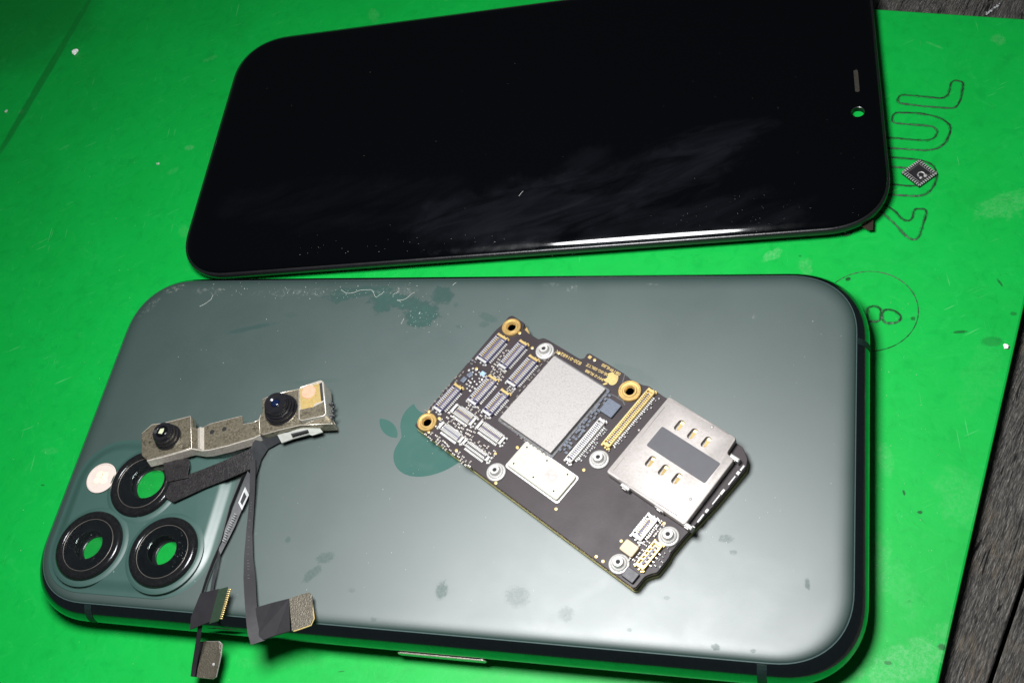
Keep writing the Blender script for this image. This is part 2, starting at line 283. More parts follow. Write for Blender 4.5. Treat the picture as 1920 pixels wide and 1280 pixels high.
# ---------------------------------------------------------------- mesh helpers
def link(name, me, mat, parent=None, loc=None, rot=None, smooth=False, kind=None):
    if mat: 
        for mm in (mat if isinstance(mat, (list, tuple)) else [mat]): me.materials.append(mm)
    if smooth: me.polygons.foreach_set('use_smooth', [True]*len(me.polygons))
    o = bpy.data.objects.new(name, me); C.objects.link(o)
    if parent: o.parent = parent
    if loc is not None: o.location = loc
    if rot is not None: o.rotation_euler = rot
    if kind: o['kind'] = kind
    return o
def thing(name, label, cat, loc=(0, 0, 0), rz=0, group=None):
    o = bpy.data.objects.new(name, None); C.objects.link(o); o.location = loc; o.rotation_euler = (0, 0, rz)
    o.empty_display_size = .3; return tag(o, label, cat, group)
def tag(o, label, cat, group=None):
    o['label'] = label; o['category'] = cat
    if group: o['group'] = group
    return o
class MB:
    def __init__(s): s.v = []; s.f = []; s.mi = []; s.cur = 0
    def add(s, vs, fs):
        k = len(s.v); s.v += [tuple(x) for x in vs]; s.f += [tuple(i+k for i in f) for f in fs]; s.mi += [s.cur]*len(fs)
    def loops(s, loops, cap0=True, cap1=True, closed=False):
        n = len(loops[0]); vs = [p for l in loops for p in l]; fs = []
        m = len(loops)
        for i in range(m if closed else m-1):
            a, b_ = i*n, ((i+1) % m)*n
            for j in range(n): fs.append((a+j, a+(j+1) % n, b_+(j+1) % n, b_+j))
        if not closed:
            if cap0: fs.append(tuple(range(n-1, -1, -1)))
            if cap1: fs.append(tuple((m-1)*n+j for j in range(n)))
        s.add(vs, fs)
    def prism(s, poly, z0, z1, r=0.):
        if r:
            l = [(poly, z0), (poly, z1-r), (offset(poly, r*.3), z1-r*.3), (offset(poly, r), z1)]
        else: l = [(poly, z0), (poly, z1)]
        s.loops([[(x, y, z) for x, y in p] for p, z in l])
    def box(s, x0, y0, z0, x1, y1, z1, r=0.): s.prism([(x0, y0), (x1, y0), (x1, y1), (x0, y1)], z0, z1, r)
    def cyl(s, x, y, prof, n=20, cap0=True, cap1=True, closed=False, ax=None):
        ls = [[(x+r*math.cos(2*PI*k/n), y+r*math.sin(2*PI*k/n), z) for k in range(n)] for r, z in prof]
        if ax: ls = [[tuple(ax @ Vector(p)) for p in l] for l in ls]
        s.loops(ls, cap0, cap1, closed)
    def ball(s, x, y, z, r, sz=1., n=6):
        s.cyl(x, y, [(r*math.sin(a), z-r*sz*math.cos(a)) for a in (PI*.22, PI*.5, PI*.78)], n)
    def tube(s, pts, r, n=6):
        pts = [Vector(p) for p in pts]; ls = []
        for i, p in enumerate(pts):
            t = (pts[min(i+1, len(pts)-1)]-pts[max(i-1, 0)]).normalized(); a = t.cross(Vector((0, 0, 1)))
            if a.length < 1e-4: a = Vector((1, 0, 0))
            a.normalize(); b_ = a.cross(t); rr = r[i] if hasattr(r, '__len__') else r
            ls.append([p+(a*math.cos(2*PI*k/n)+b_*math.sin(2*PI*k/n))*rr for k in range(n)])
        s.loops(ls)
    def strip(s, A, B, th=.012):
        """ribbon between two edge polylines A, B with thickness"""
        A = [Vector(p) for p in A]; B = [Vector(p) for p in B]; n = len(A); ls = []
        for i in range(n):
            t = (A[min(i+1, n-1)]-A[max(i-1, 0)]+B[min(i+1, n-1)]-B[max(i-1, 0)]); w_ = (B[i]-A[i]); nn = w_.cross(t)
            nn = nn.normalized()*th/2 if nn.length > 1e-9 else Vector((0, 0, th/2))
            ls.append([A[i]+nn, B[i]+nn, B[i]-nn, A[i]-nn])
        s.loops(ls)
    def mesh(s, name='m'):
        me = bpy.data.meshes.new(name); me.from_pydata(s.v, [], s.f); me.update()
        bm = bmesh.new(); bm.from_mesh(me); bmesh.ops.recalc_face_normals(bm, faces=bm.faces); bm.to_mesh(me); bm.free()
        return me
    def build(s, name, mat, parent=None, **kw):
        me = s.mesh(name); mi = s.mi
        o = link(name, me, mat, parent, **kw)
        if any(mi): me.polygons.foreach_set('material_index', mi)
        return o
def offset(poly, d):
    """inset a polygon by d (positive = inwards)"""
    n = len(poly); ar = sum(poly[i][0]*poly[(i+1) % n][1]-poly[(i+1) % n][0]*poly[i][1] for i in range(n)); sg = 1 if ar > 0 else -1
    out = []
    for i in range(n):
        p0, p1, p2 = Vector(poly[i-1]), Vector(poly[i]), Vector(poly[(i+1) % n])
        a, b_ = (p1-p0), (p2-p1)
        if a.length < 1e-9 or b_.length < 1e-9: out.append(tuple(p1)); continue
        a.normalize(); b_.normalize(); n1 = Vector((-a.y, a.x))*sg; n2 = Vector((-b_.y, b_.x))*sg
        k = n1+n2; den = max(.35, k.dot(n1)); out.append(tuple(p1+k*(d/den)))
    return out
def rrect(w_, h_, r, n=10, e=2.25, cx=0, cy=0, rot=0):
    pts = []
    for qx, qy, a0 in ((1, 1, 0), (-1, 1, 1), (-1, -1, 2), (1, -1, 3)):
        for k in range(n+1):
            t = k/n*PI/2; c_, s_ = max(0, math.cos(t))**(2/e), max(0, math.sin(t))**(2/e)
            x, y = (c_, s_) if a0 % 2 == 0 else (s_, c_)
            pts.append((qx*(w_/2-r+x*r), qy*(h_/2-r+y*r)))
    ca, sa = math.cos(rot), math.sin(rot)
    return [(cx+x*ca-y*sa, cy+x*sa+y*ca) for x, y in pts]
def roundpoly(poly, r, n=4):
    out = []; m_ = len(poly)
    for i in range(m_):
        p0, p1, p2 = Vector(poly[i-1]), Vector(poly[i]), Vector(poly[(i+1) % m_])
        a, b_ = p0-p1, p2-p1; ra = min(r, a.length*.45, b_.length*.45)
        A, B = p1+a.normalized()*ra, p1+b_.normalized()*ra
        for k in range(n+1):
            t = k/n; out.append(tuple(A*(1-t)**2+p1*2*t*(1-t)+B*t*t))
    return out
def sweep(mb, w_, h_, r, prof, n=12, e=2.25, closed=False, cap0=True, cap1=True):
    mb.loops([[(x, y, z) for x, y in rrect(w_-2*i, h_-2*i, max(.02, r-i), n, e)] for i, z in prof], cap0, cap1, closed)
def cut(obj, cutters):
    for c_ in cutters:
        md = obj.modifiers.new('cut', 'BOOLEAN'); md.operation = 'DIFFERENCE'; md.object = c_; md.solver = 'EXACT'
    bpy.context.view_layer.update(); dg = bpy.context.evaluated_depsgraph_get()
    me = bpy.data.meshes.new_from_object(obj.evaluated_get(dg)); obj.modifiers.clear(); old = obj.data; obj.data = me; bpy.data.meshes.remove(old)
def smooth_by_angle(o, ang=.6):
    me = o.data; bm = bmesh.new(); bm.from_mesh(me)
    for f in bm.faces: f.smooth = True
    for e_ in bm.edges: e_.smooth = not (len(e_.link_faces) == 2 and e_.calc_face_angle(0) > ang)
    bm.to_mesh(me); bm.free()
def text_mesh(s, size, extr=.002, align='CENTER'):
    cu = bpy.data.curves.new('text', 'FONT'); cu.body = s; cu.size = size; cu.extrude = extr; cu.align_x = align; cu.align_y = 'CENTER'; cu.resolution_u = 3; cu.offset = size*.015
    o = bpy.data.objects.new('text', cu); C.objects.link(o); bpy.context.view_layer.update()
    me = bpy.data.meshes.new_from_object(o.evaluated_get(bpy.context.evaluated_depsgraph_get())); bpy.data.objects.remove(o); me.materials.clear(); return me
# ================================================================ table
TZ = -.26
table = bpy.data.objects.new('wooden_table', None); C.objects.link(table); table['kind'] = 'structure'; table['label'] = 'dark weathered wooden planks under the green mat'
g0, g1 = P(1925, 1075, TZ), P(1846, 1290, TZ)
gd = (g1-g0); ga = math.atan2(gd.y, gd.x); gn = Vector((-math.sin(ga), math.cos(ga)))
pw = 8.6
for k in range(-2, 5):
    # plank k lies on one side of the joint that runs through the lower right corner of the picture
    mb = MB(); rnd = random.Random(k+30)
    n_ = 40; Lh = 34
    def wob(x, kk): 
        r_ = kk*7.3; return .05*math.sin(x*.9+r_)+.035*math.sin(x*2.3+r_*2)+.02*math.sin(x*5.1+r_)
    e0 = [(-Lh+2*Lh*i/n_, -k*pw+.03+wob(-Lh+2*Lh*i/n_, k)) for i in range(n_+1)]
    e1 = [(-Lh+2*Lh*i/n_, -(k-1)*pw-.03+wob(-Lh+2*Lh*i/n_, k-1)) for i in range(n_+1)]
    poly = e0+e1[::-1]
    mb.prism(poly, TZ-2, TZ-(k % 2)*.03, .07)
    mb.build('plank', M['wood'], table, loc=(g0.x, g0.y, 0), rot=(0, 0, ga))
mb = MB(); mb.box(-60, -60, TZ-2.6, 60, 60, TZ-2.1); mb.build('table_underside', M['wood'], table)
# ================================================================ green mat
mat_ = thing('repair_mat', 'green silicone repair mat lying on the dark wooden table', 'mat')
a, b_, c_, d_ = P(1648, 17, 0), P(1920, 35, 0), P(1920, 575, 0), P(1760, 1280, 0)
def isect(p, u, q, v):
    k = ((q.x-p.x)*v.y-(q.y-p.y)*v.x)/(u.x*v.y-u.y*v.x); return p+u*k
u, v = (b_-a).normalized(), (d_-c_).normalized()
TR = isect(a, u, c_, v)
outl = roundpoly([tuple(q.xy) for q in (TR, TR-u*30, TR-u*30+v*34, TR+v*34)], .25)
mb = MB(); mb.prism(outl, TZ+.01, 0, .04)
mb.build('silicone_sheet', M['silicone'], mat_)
m, nt, b = newmat('worn_dirt_halo'); co = geo(nt)
b.inputs['Base Color'].default_value = (.001, .075, .014, 1); b.inputs['Roughness'].default_value = .6
tr_ = N(nt, 'ShaderNodeBsdfTransparent'); mx_ = N(nt, 'ShaderNodeMixShader')
L(nt, ramp(nt, noise(nt, co, 13, 7, .8, .4), [(.38, .02), (.62, .5)]), mx_.inputs[0]); L(nt, tr_.outputs[0], mx_.inputs[1]); L(nt, b.outputs[0], mx_.inputs[2])
L(nt, mx_.outputs[0], nt.nodes['Material Output'].inputs['Surface']); M['halo'] = m
def halo(ps, w_, parent):
    mb = MB(); n = len(ps); A, B2 = [], []
    for i in range(n):
        t = (ps[min(i+1, n-1)]-ps[max(i-1, 0)]); t = t.normalized() if t.length > 1e-6 else Vector((1, 0)); q = Vector((-t.y, t.x))*w_*random.uniform(.7, 1.25)
        A.append((ps[i].x+q.x, ps[i].y+q.y, .0012)); B2.append((ps[i].x-q.x, ps[i].y-q.y, .0012))
    mb.add(A+B2, [(i, i+1, n+i+1, n+i) for i in range(n-1)]); mb.build('dirt_halo', M['halo'], parent)
def groove(name, pts, closed=True, z=0., r=.022, smooth_=1):
    ps = [P(x, y, 0).xy for x, y in pts]
    if closed: ps = [Vector(q) for q in roundpoly([tuple(q) for q in ps], .10, 3)]; ps.append(ps[0])
    out = []
    for i in range(len(ps)-1):
        n_ = max(1, int((ps[i+1]-ps[i]).length/.05))
        for k in range(n_): out.append(ps[i].lerp(ps[i+1], k/n_))
    out.append(ps[-1]); mb = MB()
    rr = [r*(.75+.5*random.random()**2) for _ in out]
    mb.tube([(q.x+random.uniform(-.004, .004), q.y+random.uniform(-.004, .004), z-r*.45) for q in out], rr, 5)
    o = mb.build(name, M['groove'], mat_); halo(out, .032, o); return o
Z3 = lambda l: [(1560+x/3.37, 100+y/3.37) for x, y in l]
for nm, pts in (('engraved_letter', [(410, 315), (425, 260), (700, 287), (738, 262), (752, 190), (768, 172), (832, 180), (815, 290), (780, 350), (600, 338)]),
        ('engraved_letter', [(375, 440), (390, 375), (520, 378), (620, 390), (700, 415), (745, 455), (750, 490), (720, 565), (670, 602), (600, 615), (340, 597), (120, 580), (130, 515), (350, 532), (520, 548), (610, 552), (655, 530), (670, 490), (640, 462), (560, 455)]),
        ('engraved_letter', [(130, 640), (355, 657), (530, 670), (610, 690), (650, 720), (665, 775), (645, 840), (600, 888), (550, 903), (355, 893), (100, 870), (110, 805), (355, 825), (480, 840), (560, 835), (590, 800), (585, 750), (520, 730), (350, 715), (125, 700)]),
        ('engraved_letter', [(100, 900), (300, 930), (400, 1000), (450, 1055), (490, 1060), (510, 1040), (515, 1000), (530, 982), (590, 985), (598, 1010), (575, 1080), (550, 1160), (520, 1182), (470, 1160), (400, 1080), (300, 990), (140, 970), (120, 1150), (60, 1150)])):
    o = groove(nm, Z3(pts))
cc = P(1629, 582, 0).xy; mb = MB(); pts = []
for k in range(121):
    t = k/120*2*PI; pts.append((cc.x+.81*math.cos(t), cc.y+.82*math.sin(t), -.005))
mb.tube(pts, [.012*(.6+.7*random.random()**2) for _ in pts], 5); halo([Vector(q[:2]) for q in pts], .012, mb.build('engraved_circle', M['groove'], mat_))
Z4 = lambda l: [(1520+x/4, 480+y/4) for x, y in l]
groove('engraved_emblem', Z4([(425, 395), (450, 378), (490, 376), (520, 392), (527, 430), (520, 480), (490, 492), (450, 490), (425, 480)]))
groove('engraved_emblem', Z4([(535, 470), (537, 430), (550, 405), (590, 400), (640, 415), (675, 445), (676, 475), (650, 495), (600, 505), (555, 500)]))
# ================================================================ phone housing
PL, PW_ = 14.4, 7.14
ph = thing('phone_housing', 'dark green phone back housing with frosted glass and three camera rings', 'phone housing')
GZ = .808
FP = [(.38-.38*math.cos(t), .395+.362*math.sin(t)) for t in [math.radians(a) for a in (66, 60, 50, 40, 30, 20, 10, 0, -12, -24, -36, -50, -64)]]
gl = MB(); sweep(gl, PL-.45, PW_-.45, 1.16, [(.02, .62), (0, .66), (0, .735), (.008, .751), (.03, .767), (.065, .782), (.11, .794), (.17, .8025), (.24, .8065), (.32, GZ)], 16)
glass = gl.build('back_glass', M['frost'], ph)
fr = MB(); sweep(fr, PL, PW_, 1.36, FP+[(.3, .06), (.3, .60), (.222, .62)], 16, closed=True)
frame = fr.build('steel_frame', M['steel'], ph, smooth=True); smooth_by_angle(frame, .7)
lens = [(P(165.5, 1021, .96), P(167.5, 1021, .93), .26), (P(304.5, 1033.5, .96), P(305, 1031, .93), .265), (P(267.5, 905, .96), P(278, 903, .93), .32)]
bx0, bx1, by0, by1 = -6.85, -3.43, -3.02, .0
pa, pb = P(240, 834, .86), P(436, 890, .86); pc, pd = P(300, 1108, .82), P(120, 975, .86)
by1, bx1, by0, bx0 = pa.y, pb.x-.05, pc.y, pd.x
bw, bh, bcx, bcy = bx1-bx0, by1-by0, (bx0+bx1)/2, (by0+by1)/2
bm_ = MB(); bm_.loops([[(x, y, z) for x, y in rrect(bw+.1-2*i, bh+.1-2*i, max(.05, .86-i), 14, 2.2, bcx, bcy)] for i, z in
    [(.06, .68), (-.09, .8), (-.08, .8083)]+[(-.062, .8105)]+[(-.05+.25*k/12, .8115+.0815*(.5-.5*math.cos(PI*k/12))) for k in range(1, 13)]])
plateau = bm_.build('camera_plateau', M['bump'], ph)
cuts = []
for k, (p, q, hr) in enumerate(lens):
    mb = MB(); mb.cyl(p.x, p.y, [(.545, .3), (.545, 1.3)], 48); o = mb.build('cutter', None); cuts.append(o)
cut(glass, cuts); cut(plateau, cuts)
for o in cuts: bpy.data.objects.remove(o)
smooth_by_angle(glass, .5); smooth_by_angle(plateau, .5)
for k, (p, q, hr) in enumerate(lens):
    bz_ = (.70, .69, .775)[k]; mb = MB(); n = 56
    prof = [(.58, .70), (.64, .885), (.645, .93), (.637, .965), (.60, .992), (.555, 1.0), (.51, .992), (.49, .975), (.485, .95), (.485, .70)]
    mb.loops([[(p.x+r*math.cos(2*PI*i/n), p.y+r*math.sin(2*PI*i/n), z) for i in range(n)] for r, z in prof], closed=True)
    rg = mb.build('lens_ring', M['ringm'], ph, smooth=True); smooth_by_angle(rg, .8)
    mb = MB(); mb.loops([[(p.x+(.481+.005*math.cos(t))*math.cos(2*PI*i/n), p.y+(.481+.005*math.cos(t))*math.sin(2*PI*i/n), .970+.005*math.sin(t)) for i in range(n)] for t in [j*PI/3 for j in range(6)]], closed=True)
    mb.build('ring_edge', M['ringline'], rg, smooth=True)
    # black masked lens glass with clear centre (walls of the bore below)
    mb = MB(); qx, qy = q.x-p.x, q.y-p.y
    def circ(r, z, dx=0, dy=0): return [(p.x+dx+r*math.cos(2*PI*i/n), p.y+dy+r*math.sin(2*PI*i/n), z) for i in range(n)]
    mb.loops([circ(.483, .935), circ(.475, .956), circ(hr+.02, .956, qx, qy), circ(hr, .945, qx, qy), circ(hr+.02, .90, qx, qy), circ(hr+.06, .86, qx, qy), circ(.483, .85)], closed=True)
    mb.build('lens_mask', M['lensblk'], rg)
    mb = MB(); mb.loops([[(q.x+(hr+.012+.010*math.cos(t))*math.cos(2*PI*i/n), q.y+(hr+.012+.010*math.cos(t))*math.sin(2*PI*i/n), .949+.006*math.sin(t)) for i in range(n)] for t in [j*PI/3 for j in range(6)]], closed=True)
    mb.build('aperture_rim', M['ringm'], rg, smooth=True)
    mb = MB(); mb.loops([[(q.x+r*math.cos(2*PI*i/n), q.y+r*math.sin(2*PI*i/n), z) for i in range(n)] for r, z in ((hr+.05, bz_+.005), (hr-.02, bz_+.005), (hr-.02, bz_+.02), (hr-.005, bz_+.03), (hr+.05, bz_+.03))], closed=True)
    mb.build('inner_ledge', M['bezel'], rg)
    mb = MB(); mb.cyl(p.x, p.y, [(.474, .9585), (.474, .962)], n); mb.build('cover_glass', M['pane'], rg)
    mb = MB(); mb.loops([[(p.x+r*math.cos(2*PI*i/n), p.y+r*math.sin(2*PI*i/n), z) for i in range(n)] for r, z in ((.63, .86), (.64, .913), (.665, .916), (.70, .908), (.74, .8945), (.74, .86))], closed=True)
    o = mb.build('glass_shoulder', M['bump'], rg, smooth=True); smooth_by_angle(o, .8)
    mb = MB(); mb.cyl(q.x, q.y, [(hr+.06, bz_-.03), (hr+.06, bz_)], 32); mb.build('added_green_disc', M['silicone'], rg)  # added disc, set shallow so that lit green shows through the opening
p = P(190.5, 896, .9); 
mb = MB(); mb.cyl(p.x, p.y, [(.30, .888), (.298, .912), (.28, .920), (.27, .918), (.265, .905)], 40, cap1=True); fl = mb.build('flash', M['flash'], ph, smooth=False); smooth_by_angle(fl)
for dx, dy in ((-.07, -.05), (.07, -.05), (.05, .06), (-.06, .07)):
    mb = MB(); mb.prism(rrect(.125, .115, .04, 3, 2, p.x+dx, p.y+dy, .3), .9, .912, .003); mb.build('flash_led', M['led'], fl)
mb = MB(); mb.loops([[(p.x+(.30+.006*math.cos(t))*math.cos(2*PI*i/40), p.y+(.30+.006*math.cos(t))*math.sin(2*PI*i/40), .902+.010*math.sin(t)) for i in range(40)] for t in [j*PI/3 for j in range(6)]], closed=True)
mb.build('flash_rim', M['band'], fl, smooth=True)
# apple logo from its outline (svg-like beziers)
def bez(p0, segs, n=8):
    out = [p0]; x, y = p0
    for s_ in segs:
        c1, c2, e_ = (x+s_[0], y+s_[1]), (x+s_[2], y+s_[3]), (x+s_[4], y+s_[5])
        for k in range(1, n+1):
            t = k/n; u_ = 1-t
            out.append((u_**3*x+3*u_*u_*t*c1[0]+3*u_*t*t*c2[0]+t**3*e_[0], u_**3*y+3*u_*u_*t*c1[1]+3*u_*t*t*c2[1]+t**3*e_[1]))
        x, y = e_
    return out
body = bez((318.7, 268.7), [(-.2, -36.7, 16.4, -64.4, 50, -84.8), (-18.8, -26.9, -47.2, -41.7, -84.7, -44.6), (-35.5, -2.8, -74.3, 20.7, -88.5, 20.7), (-15, 0, -49.4, -19.7, -76.4, -19.7),
    (-55.8, .9, -115.1, 44.5, -115.1, 133.2), (0, 26.2, 4.8, 53.3, 14.4, 81.2), (12.8, 36.7, 59, 126.7, 107.2, 125.2), (25.2, -.6, 43, -17.9, 75.8, -17.9), (31.8, 0, 48.3, 17.9, 76.4, 17.9), (48.6, -.7, 90.4, -82.5, 102.6, -119.3), (-65.2, -30.7, -61.7, -90, -61.7, -91.9)])[:-1]
leaf = bez((262.1, 104.5), [(27.3, -32.4, 24.8, -61.9, 24, -72.5), (-24.1, 1.4, -52, 16.4, -67.9, 34.9), (-17.5, 19.8, -27.8, 44.3, -25.6, 71.9), (26.1, 2, 49.9, -11.4, 69.5, -34.3)])[:-1]
def apple(name, s_, fx, z0, z1, mat, parent):
    mb = MB(); mb.prism([fx(x*s_, y*s_) for x, y in body], z0, z1); mb.prism([fx(x*s_, y*s_) for x, y in leaf], z0, z1)
    return mb.build(name, mat, parent)
apple('logo', .00381, lambda x, y: (P(737.8, 851, .81).x+(y-141*.00381), P(787, 893.5, .81).y+(x-4*.00381)), .8, GZ+.0016, M['gloss'], ph)
# side button, antenna bands on the long lower side and right end
def side(px, z): 
    q = P(px, 1215, z); return q.x
x0, x1 = P(742, 1213, .38).x, P(914, 1232, .30).x
mb = MB(); pr = rrect(x1-x0, .17, .08, 6, 2); mb.loops([[(x+(x0+x1)/2, -3.571-d, y+.27) for x, y in offset(pr, i)] for i, d in ((0, -.1), (0, .004))])
sb = mb.build('side_button_slot', M['black'], ph)
mb = MB(); mb.loops([[(x+(x0+x1)/2, -3.571-d, y+.27) for x, y in offset(pr, i)] for i, d in ((.016, -.1), (.016, .014), (.026, .024))])
mb.build('side_button', M['nickelclean'], ph)
fprof = [(i-.002, z+.001) for i, z in FP]
for px, py in ((161, 1146), (1428, 1257)):
    x = P(px, py, .70).x; mb = MB()
    mb.loops([[(x-.07, -3.57+i-.0015, z+.0015), (x+.07, -3.57+i-.0015, z+.0015)] for i, z in fprof], False, False); mb.build('antenna_band', M['band'], ph)
for s_, yy in ((1, P(1615, 640, .7).y),):
    mb = MB(); mb.loops([[(s_*(7.2-i+.0015), yy-.06, z+.0015), (s_*(7.2-i+.0015), yy+.06, z+.0015)] for i, z in fprof], False, False); mb.build('antenna_band', M['band'], ph)
# thin rubber seal between glass and frame
mb = MB(); sweep(mb, PL-.44, PW_-.44, 1.165, [(-.012, .70), (-.012, .742), (.004, .748), (.008, .70)], 16, closed=True); mb.build('glass_seal', M['seal'], ph)
# ================================================================ display
LIFT = .09
c1_, c2_, c3_, c4_ = P(455.8, 70.1, .39), P(326, 514, .39), P(1674.3, 413, .39), P(1634, -65, .39)
ctr = (c1_+c2_+c3_+c4_)/4; an = math.atan2((c3_-c2_).y, (c3_-c2_).x)
DL, DW = 14.28, 6.84
dp = thing('display_panel', 'black phone display panel lying face up above the green housing', 'phone display', (ctr.x, ctr.y, LIFT), an)
bz = MB(); sweep(bz, DL+.06, DW+.06, 1.22, [(.16, .035), (.06, .05), (.01, .11), (0, .17), (.004, .225), (.02, .252), (.05, .258), (.10, .25), (.3, .2), (.3, .035)], 16, closed=True)
bezel = bz.build('bezel_frame', M['bezel'], dp, smooth=True)
g = MB(); sweep(g, DL-.03, DW-.03, 1.17, [(.06, .12), (.02, .20), (.0, .250), (.006, .268), (.022, .284), (.045, .297), (.075, .3125), (.095, .323), (.13, .334), (.19, .339), (.27, .34)], 16)
dgl = g.build('cover_glass', M['screen'], dp)
inv = Matrix.Rotation(-an, 4, 'Z')
def D(px, py, z=.43): q = P(px, py, z)-ctr; q.z = 0; q = inv @ q; return q
e1, hole = D(1606, 151), D(1608.5, 210)
m1 = MB(); m1.prism(rrect(.095, .60, .045, 4, 2, e1.x, e1.y), .30, .5); k1 = m1.build('c', None, dp)
m2 = MB(); m2.cyl(hole.x, hole.y, [(.125, -.2), (.125, .6)], 32); k2 = m2.build('c', None, dp)
cut(dgl, [k1, k2]); bpy.data.objects.remove(k1); bpy.data.objects.remove(k2)
smooth_by_angle(dgl, .5)
mb = MB(); mb.prism(rrect(.088, .59, .042, 4, 2, e1.x, e1.y), .26, .318)
sp = mb.build('earpiece_slot', M['blackplastic'], dp)
mb = MB()
for k in range(5):
    xx = e1.x-.034+k*.017; mb.box(xx-.003, e1.y-.27, .318, xx+.003, e1.y+.27, .331)
for k in range(16): yy = e1.y-.27+k*.036; mb.box(e1.x-.036, yy-.003, .318, e1.x+.036, yy+.003, .329)
mb.build('speaker_mesh', M['stiffbr'], sp, kind='stuff')
mb = MB(); mb.cyl(hole.x, hole.y, [(.123, .20), (.123, .22)], 28); mb.build('added_green_disc', M['silicone'], dp)  # added disc close under the glass, keeps the camera hole green
mb = MB(); mb.cyl(hole.x, hole.y, [(.118, .335), (.128, .342), (.128, .3405), (.118, .32)], 28, closed=True); mb.build('camera_hole_rim', M['bezel'], dp)
# corner tab of flex that sticks out under the display
mb = MB(); t_ = [P(*q, LIFT+.04).xy-ctr.xy for q in ((1600, 415), (1638, 405), (1637, 431), (1628, 432))]
t_ = [(inv @ Vector((x, y, 0))).xy for x, y in t_]; mb.prism([tuple(q) for q in t_], .03, .05); mb.build('flex_tab', M['brownbit'], dp)
# ================================================================ logic board
BZ = 1.035
A0 = P(777, 797, BZ); TH = math.radians(-32.4)
lb = thing('logic_board', 'dark brown two-layer circuit board with silver shields and tray lying on the housing', 'circuit board', (A0.x, A0.y, GZ+.001), TH)
binv = Matrix.Rotation(-TH, 3, 'Z')
def B(px, py, z=BZ): q = P(px, py, z); return tuple((binv @ Vector((q.x-A0.x, q.y-A0.y, 0))).xy)
T = BZ-GZ-.001        # top face in local z
top = [(777, 797), (789, 783), (930, 618), (941, 609), (954, 593), (961, 591), (984, 606), (981, 615), (990, 624), (1010, 636), (1019, 633), (1028, 637), (1088, 673), (1096, 671), (1100, 663), (1106, 662), (1172, 701), (1182, 711), (1207, 722), (1216, 723), (1243, 742), (1300, 776), (1393, 838), (1402, 860), (1399, 876), (1340, 946), (1283, 1005), (1258, 1035), (1254, 1045), (1232, 1073), (1221, 1075), (1209, 1080), (1192, 1101), (1186, 1101.5)]
tp = [B(*q) for q in top]; tp = roundpoly(tp, .03, 2)
mb = MB(); mb.prism(tp, T-.07, T, .008); pcb = mb.build('upper_board', M['pcb'], lb)
mb = MB(); mb.prism(offset(tp, .010), T-.145, T-.071); mb.build('interposer', M['blackplastic'], lb)
mb = MB(); mb.prism(offset(tp, -.004), 0, T-.146, .006); mb.build('lower_board', M['pcbedge'], lb)
mb = MB(); mb.prism(offset(tp, -.001), T-.060, T-.052); mb.build('copper_edge', M['gold'], lb)
def rectpx(a_, b_, z=BZ+.05):
    u0, v0 = B(*a_, z); u1, v1 = B(*b_, z); return min(u0, u1), min(v0, v1), max(u0, u1), max(v0, v1)
def quad(pts, z): return [B(*q, z) for q in pts]
# --- connectors
def connector(a_, b_, along='v', silver=False, goldy=False, npitch=.036, pins='right'):
    u0, v0, u1, v1 = rectpx(a_, b_)
    cx, cy = (u0+u1)/2, (v0+v1)/2; W_, L_ = (u1-u0, v1-v0) if along == 'v' else (v1-v0, u1-u0)
    rz = 0 if along == 'v' else -PI/2     # local: x across, y along
    h = .075
    hb = M['goldp'] if goldy else (M['conn'] if silver else M['plastic'])
    mb = MB(); w2, l2 = W_/2, L_/2; rim = .028
    # tray: rim walls plus floor
    o1 = rrect(W_, L_, .03, 3, 2); i1 = offset(o1, rim)
    mb.loops([[(x, y, z) for x, y in p_] for p_, z in ((o1, 0), (o1, h-.012), (offset(o1, .006), h), (offset(o1, rim-.005), h), (i1, h-.012), (i1, .018))], True, True)
    cn = mb.build('connector', hb, lb, loc=(cx, cy, T-.001), rot=(0, 0, rz))
    mb = MB(); mb.box(-W_*.13, -l2+rim*2.6, .018, W_*.13, l2-rim*2.6, h-.018, .006); mb.build('centre_bar', M['plastic'], cn)
    n_ = max(3, int((L_-rim*5)/npitch)); mb = MB()
    for k in range(n_):
        y = (k-(n_-1)/2)*npitch
        for s_ in (-1, 1):
            mb.cur = 0; x = s_*(w2-rim*.5); mb.box(min(x, x-s_*.052), y-.010, h-.022, max(x, x-s_*.052), y+.010, h+.004)
            mb.cur = 1; x = s_*W_*.19; mb.box(x-.016, y-.009, h-.03, x+.016, y+.009, h-.004)
    mb.build('pin_row', [M['goldp'] if goldy else M['solder'], M['goldp']], cn, kind='stuff')
    mb = MB()
    sides = (1, -1) if pins == 'both' else ((1,) if pins == 'right' else (-1,))
    for k in range(n_):
        y = (k-(n_-1)/2)*npitch
        for s_ in (1, -1):
            x = s_*(w2+.002); sz = .042 if s_ in sides else .02
            mb.box(min(x, x+s_*sz), y-.0105, .001, max(x, x+s_*sz), y+.0105, .028, .004)
    mb.build('solder_row', M['solder'], cn, kind='stuff')
    for s_ in (-1, 1):
        mb = MB(); y = s_*(l2-rim*.9)
        mb.box(-w2+.012, y-rim*.8, h-.02, w2-.012, y+rim*.8, h+.006, .004)
        for q in (-1, 1): mb.ball(q*(w2-.005), s_*(l2-.0), .02, .026, 1., 8)
        mb.ball(0, s_*(l2+.012), .012, .022, 1, 8); mb.ball(w2*.6, s_*(l2+.02), .012, .02, 1, 8)
        mb.build('end_clip', M['goldp'] if (goldy or not silver and (s_ > 0)) else M['solder'], cn)
    return cn
VC = [((892, 671), (953, 636)), ((932.5, 684.5), (990.6, 646)), ((947.5, 716), (1011, 676)), ((874.4, 750), (934.4, 713)), ((902.5, 771), (957, 739)), ((811, 764.5), (868, 728))]
for a_, b_ in VC: connector(a_, b_)
connector((1058, 861), (1137, 791), silver=True)
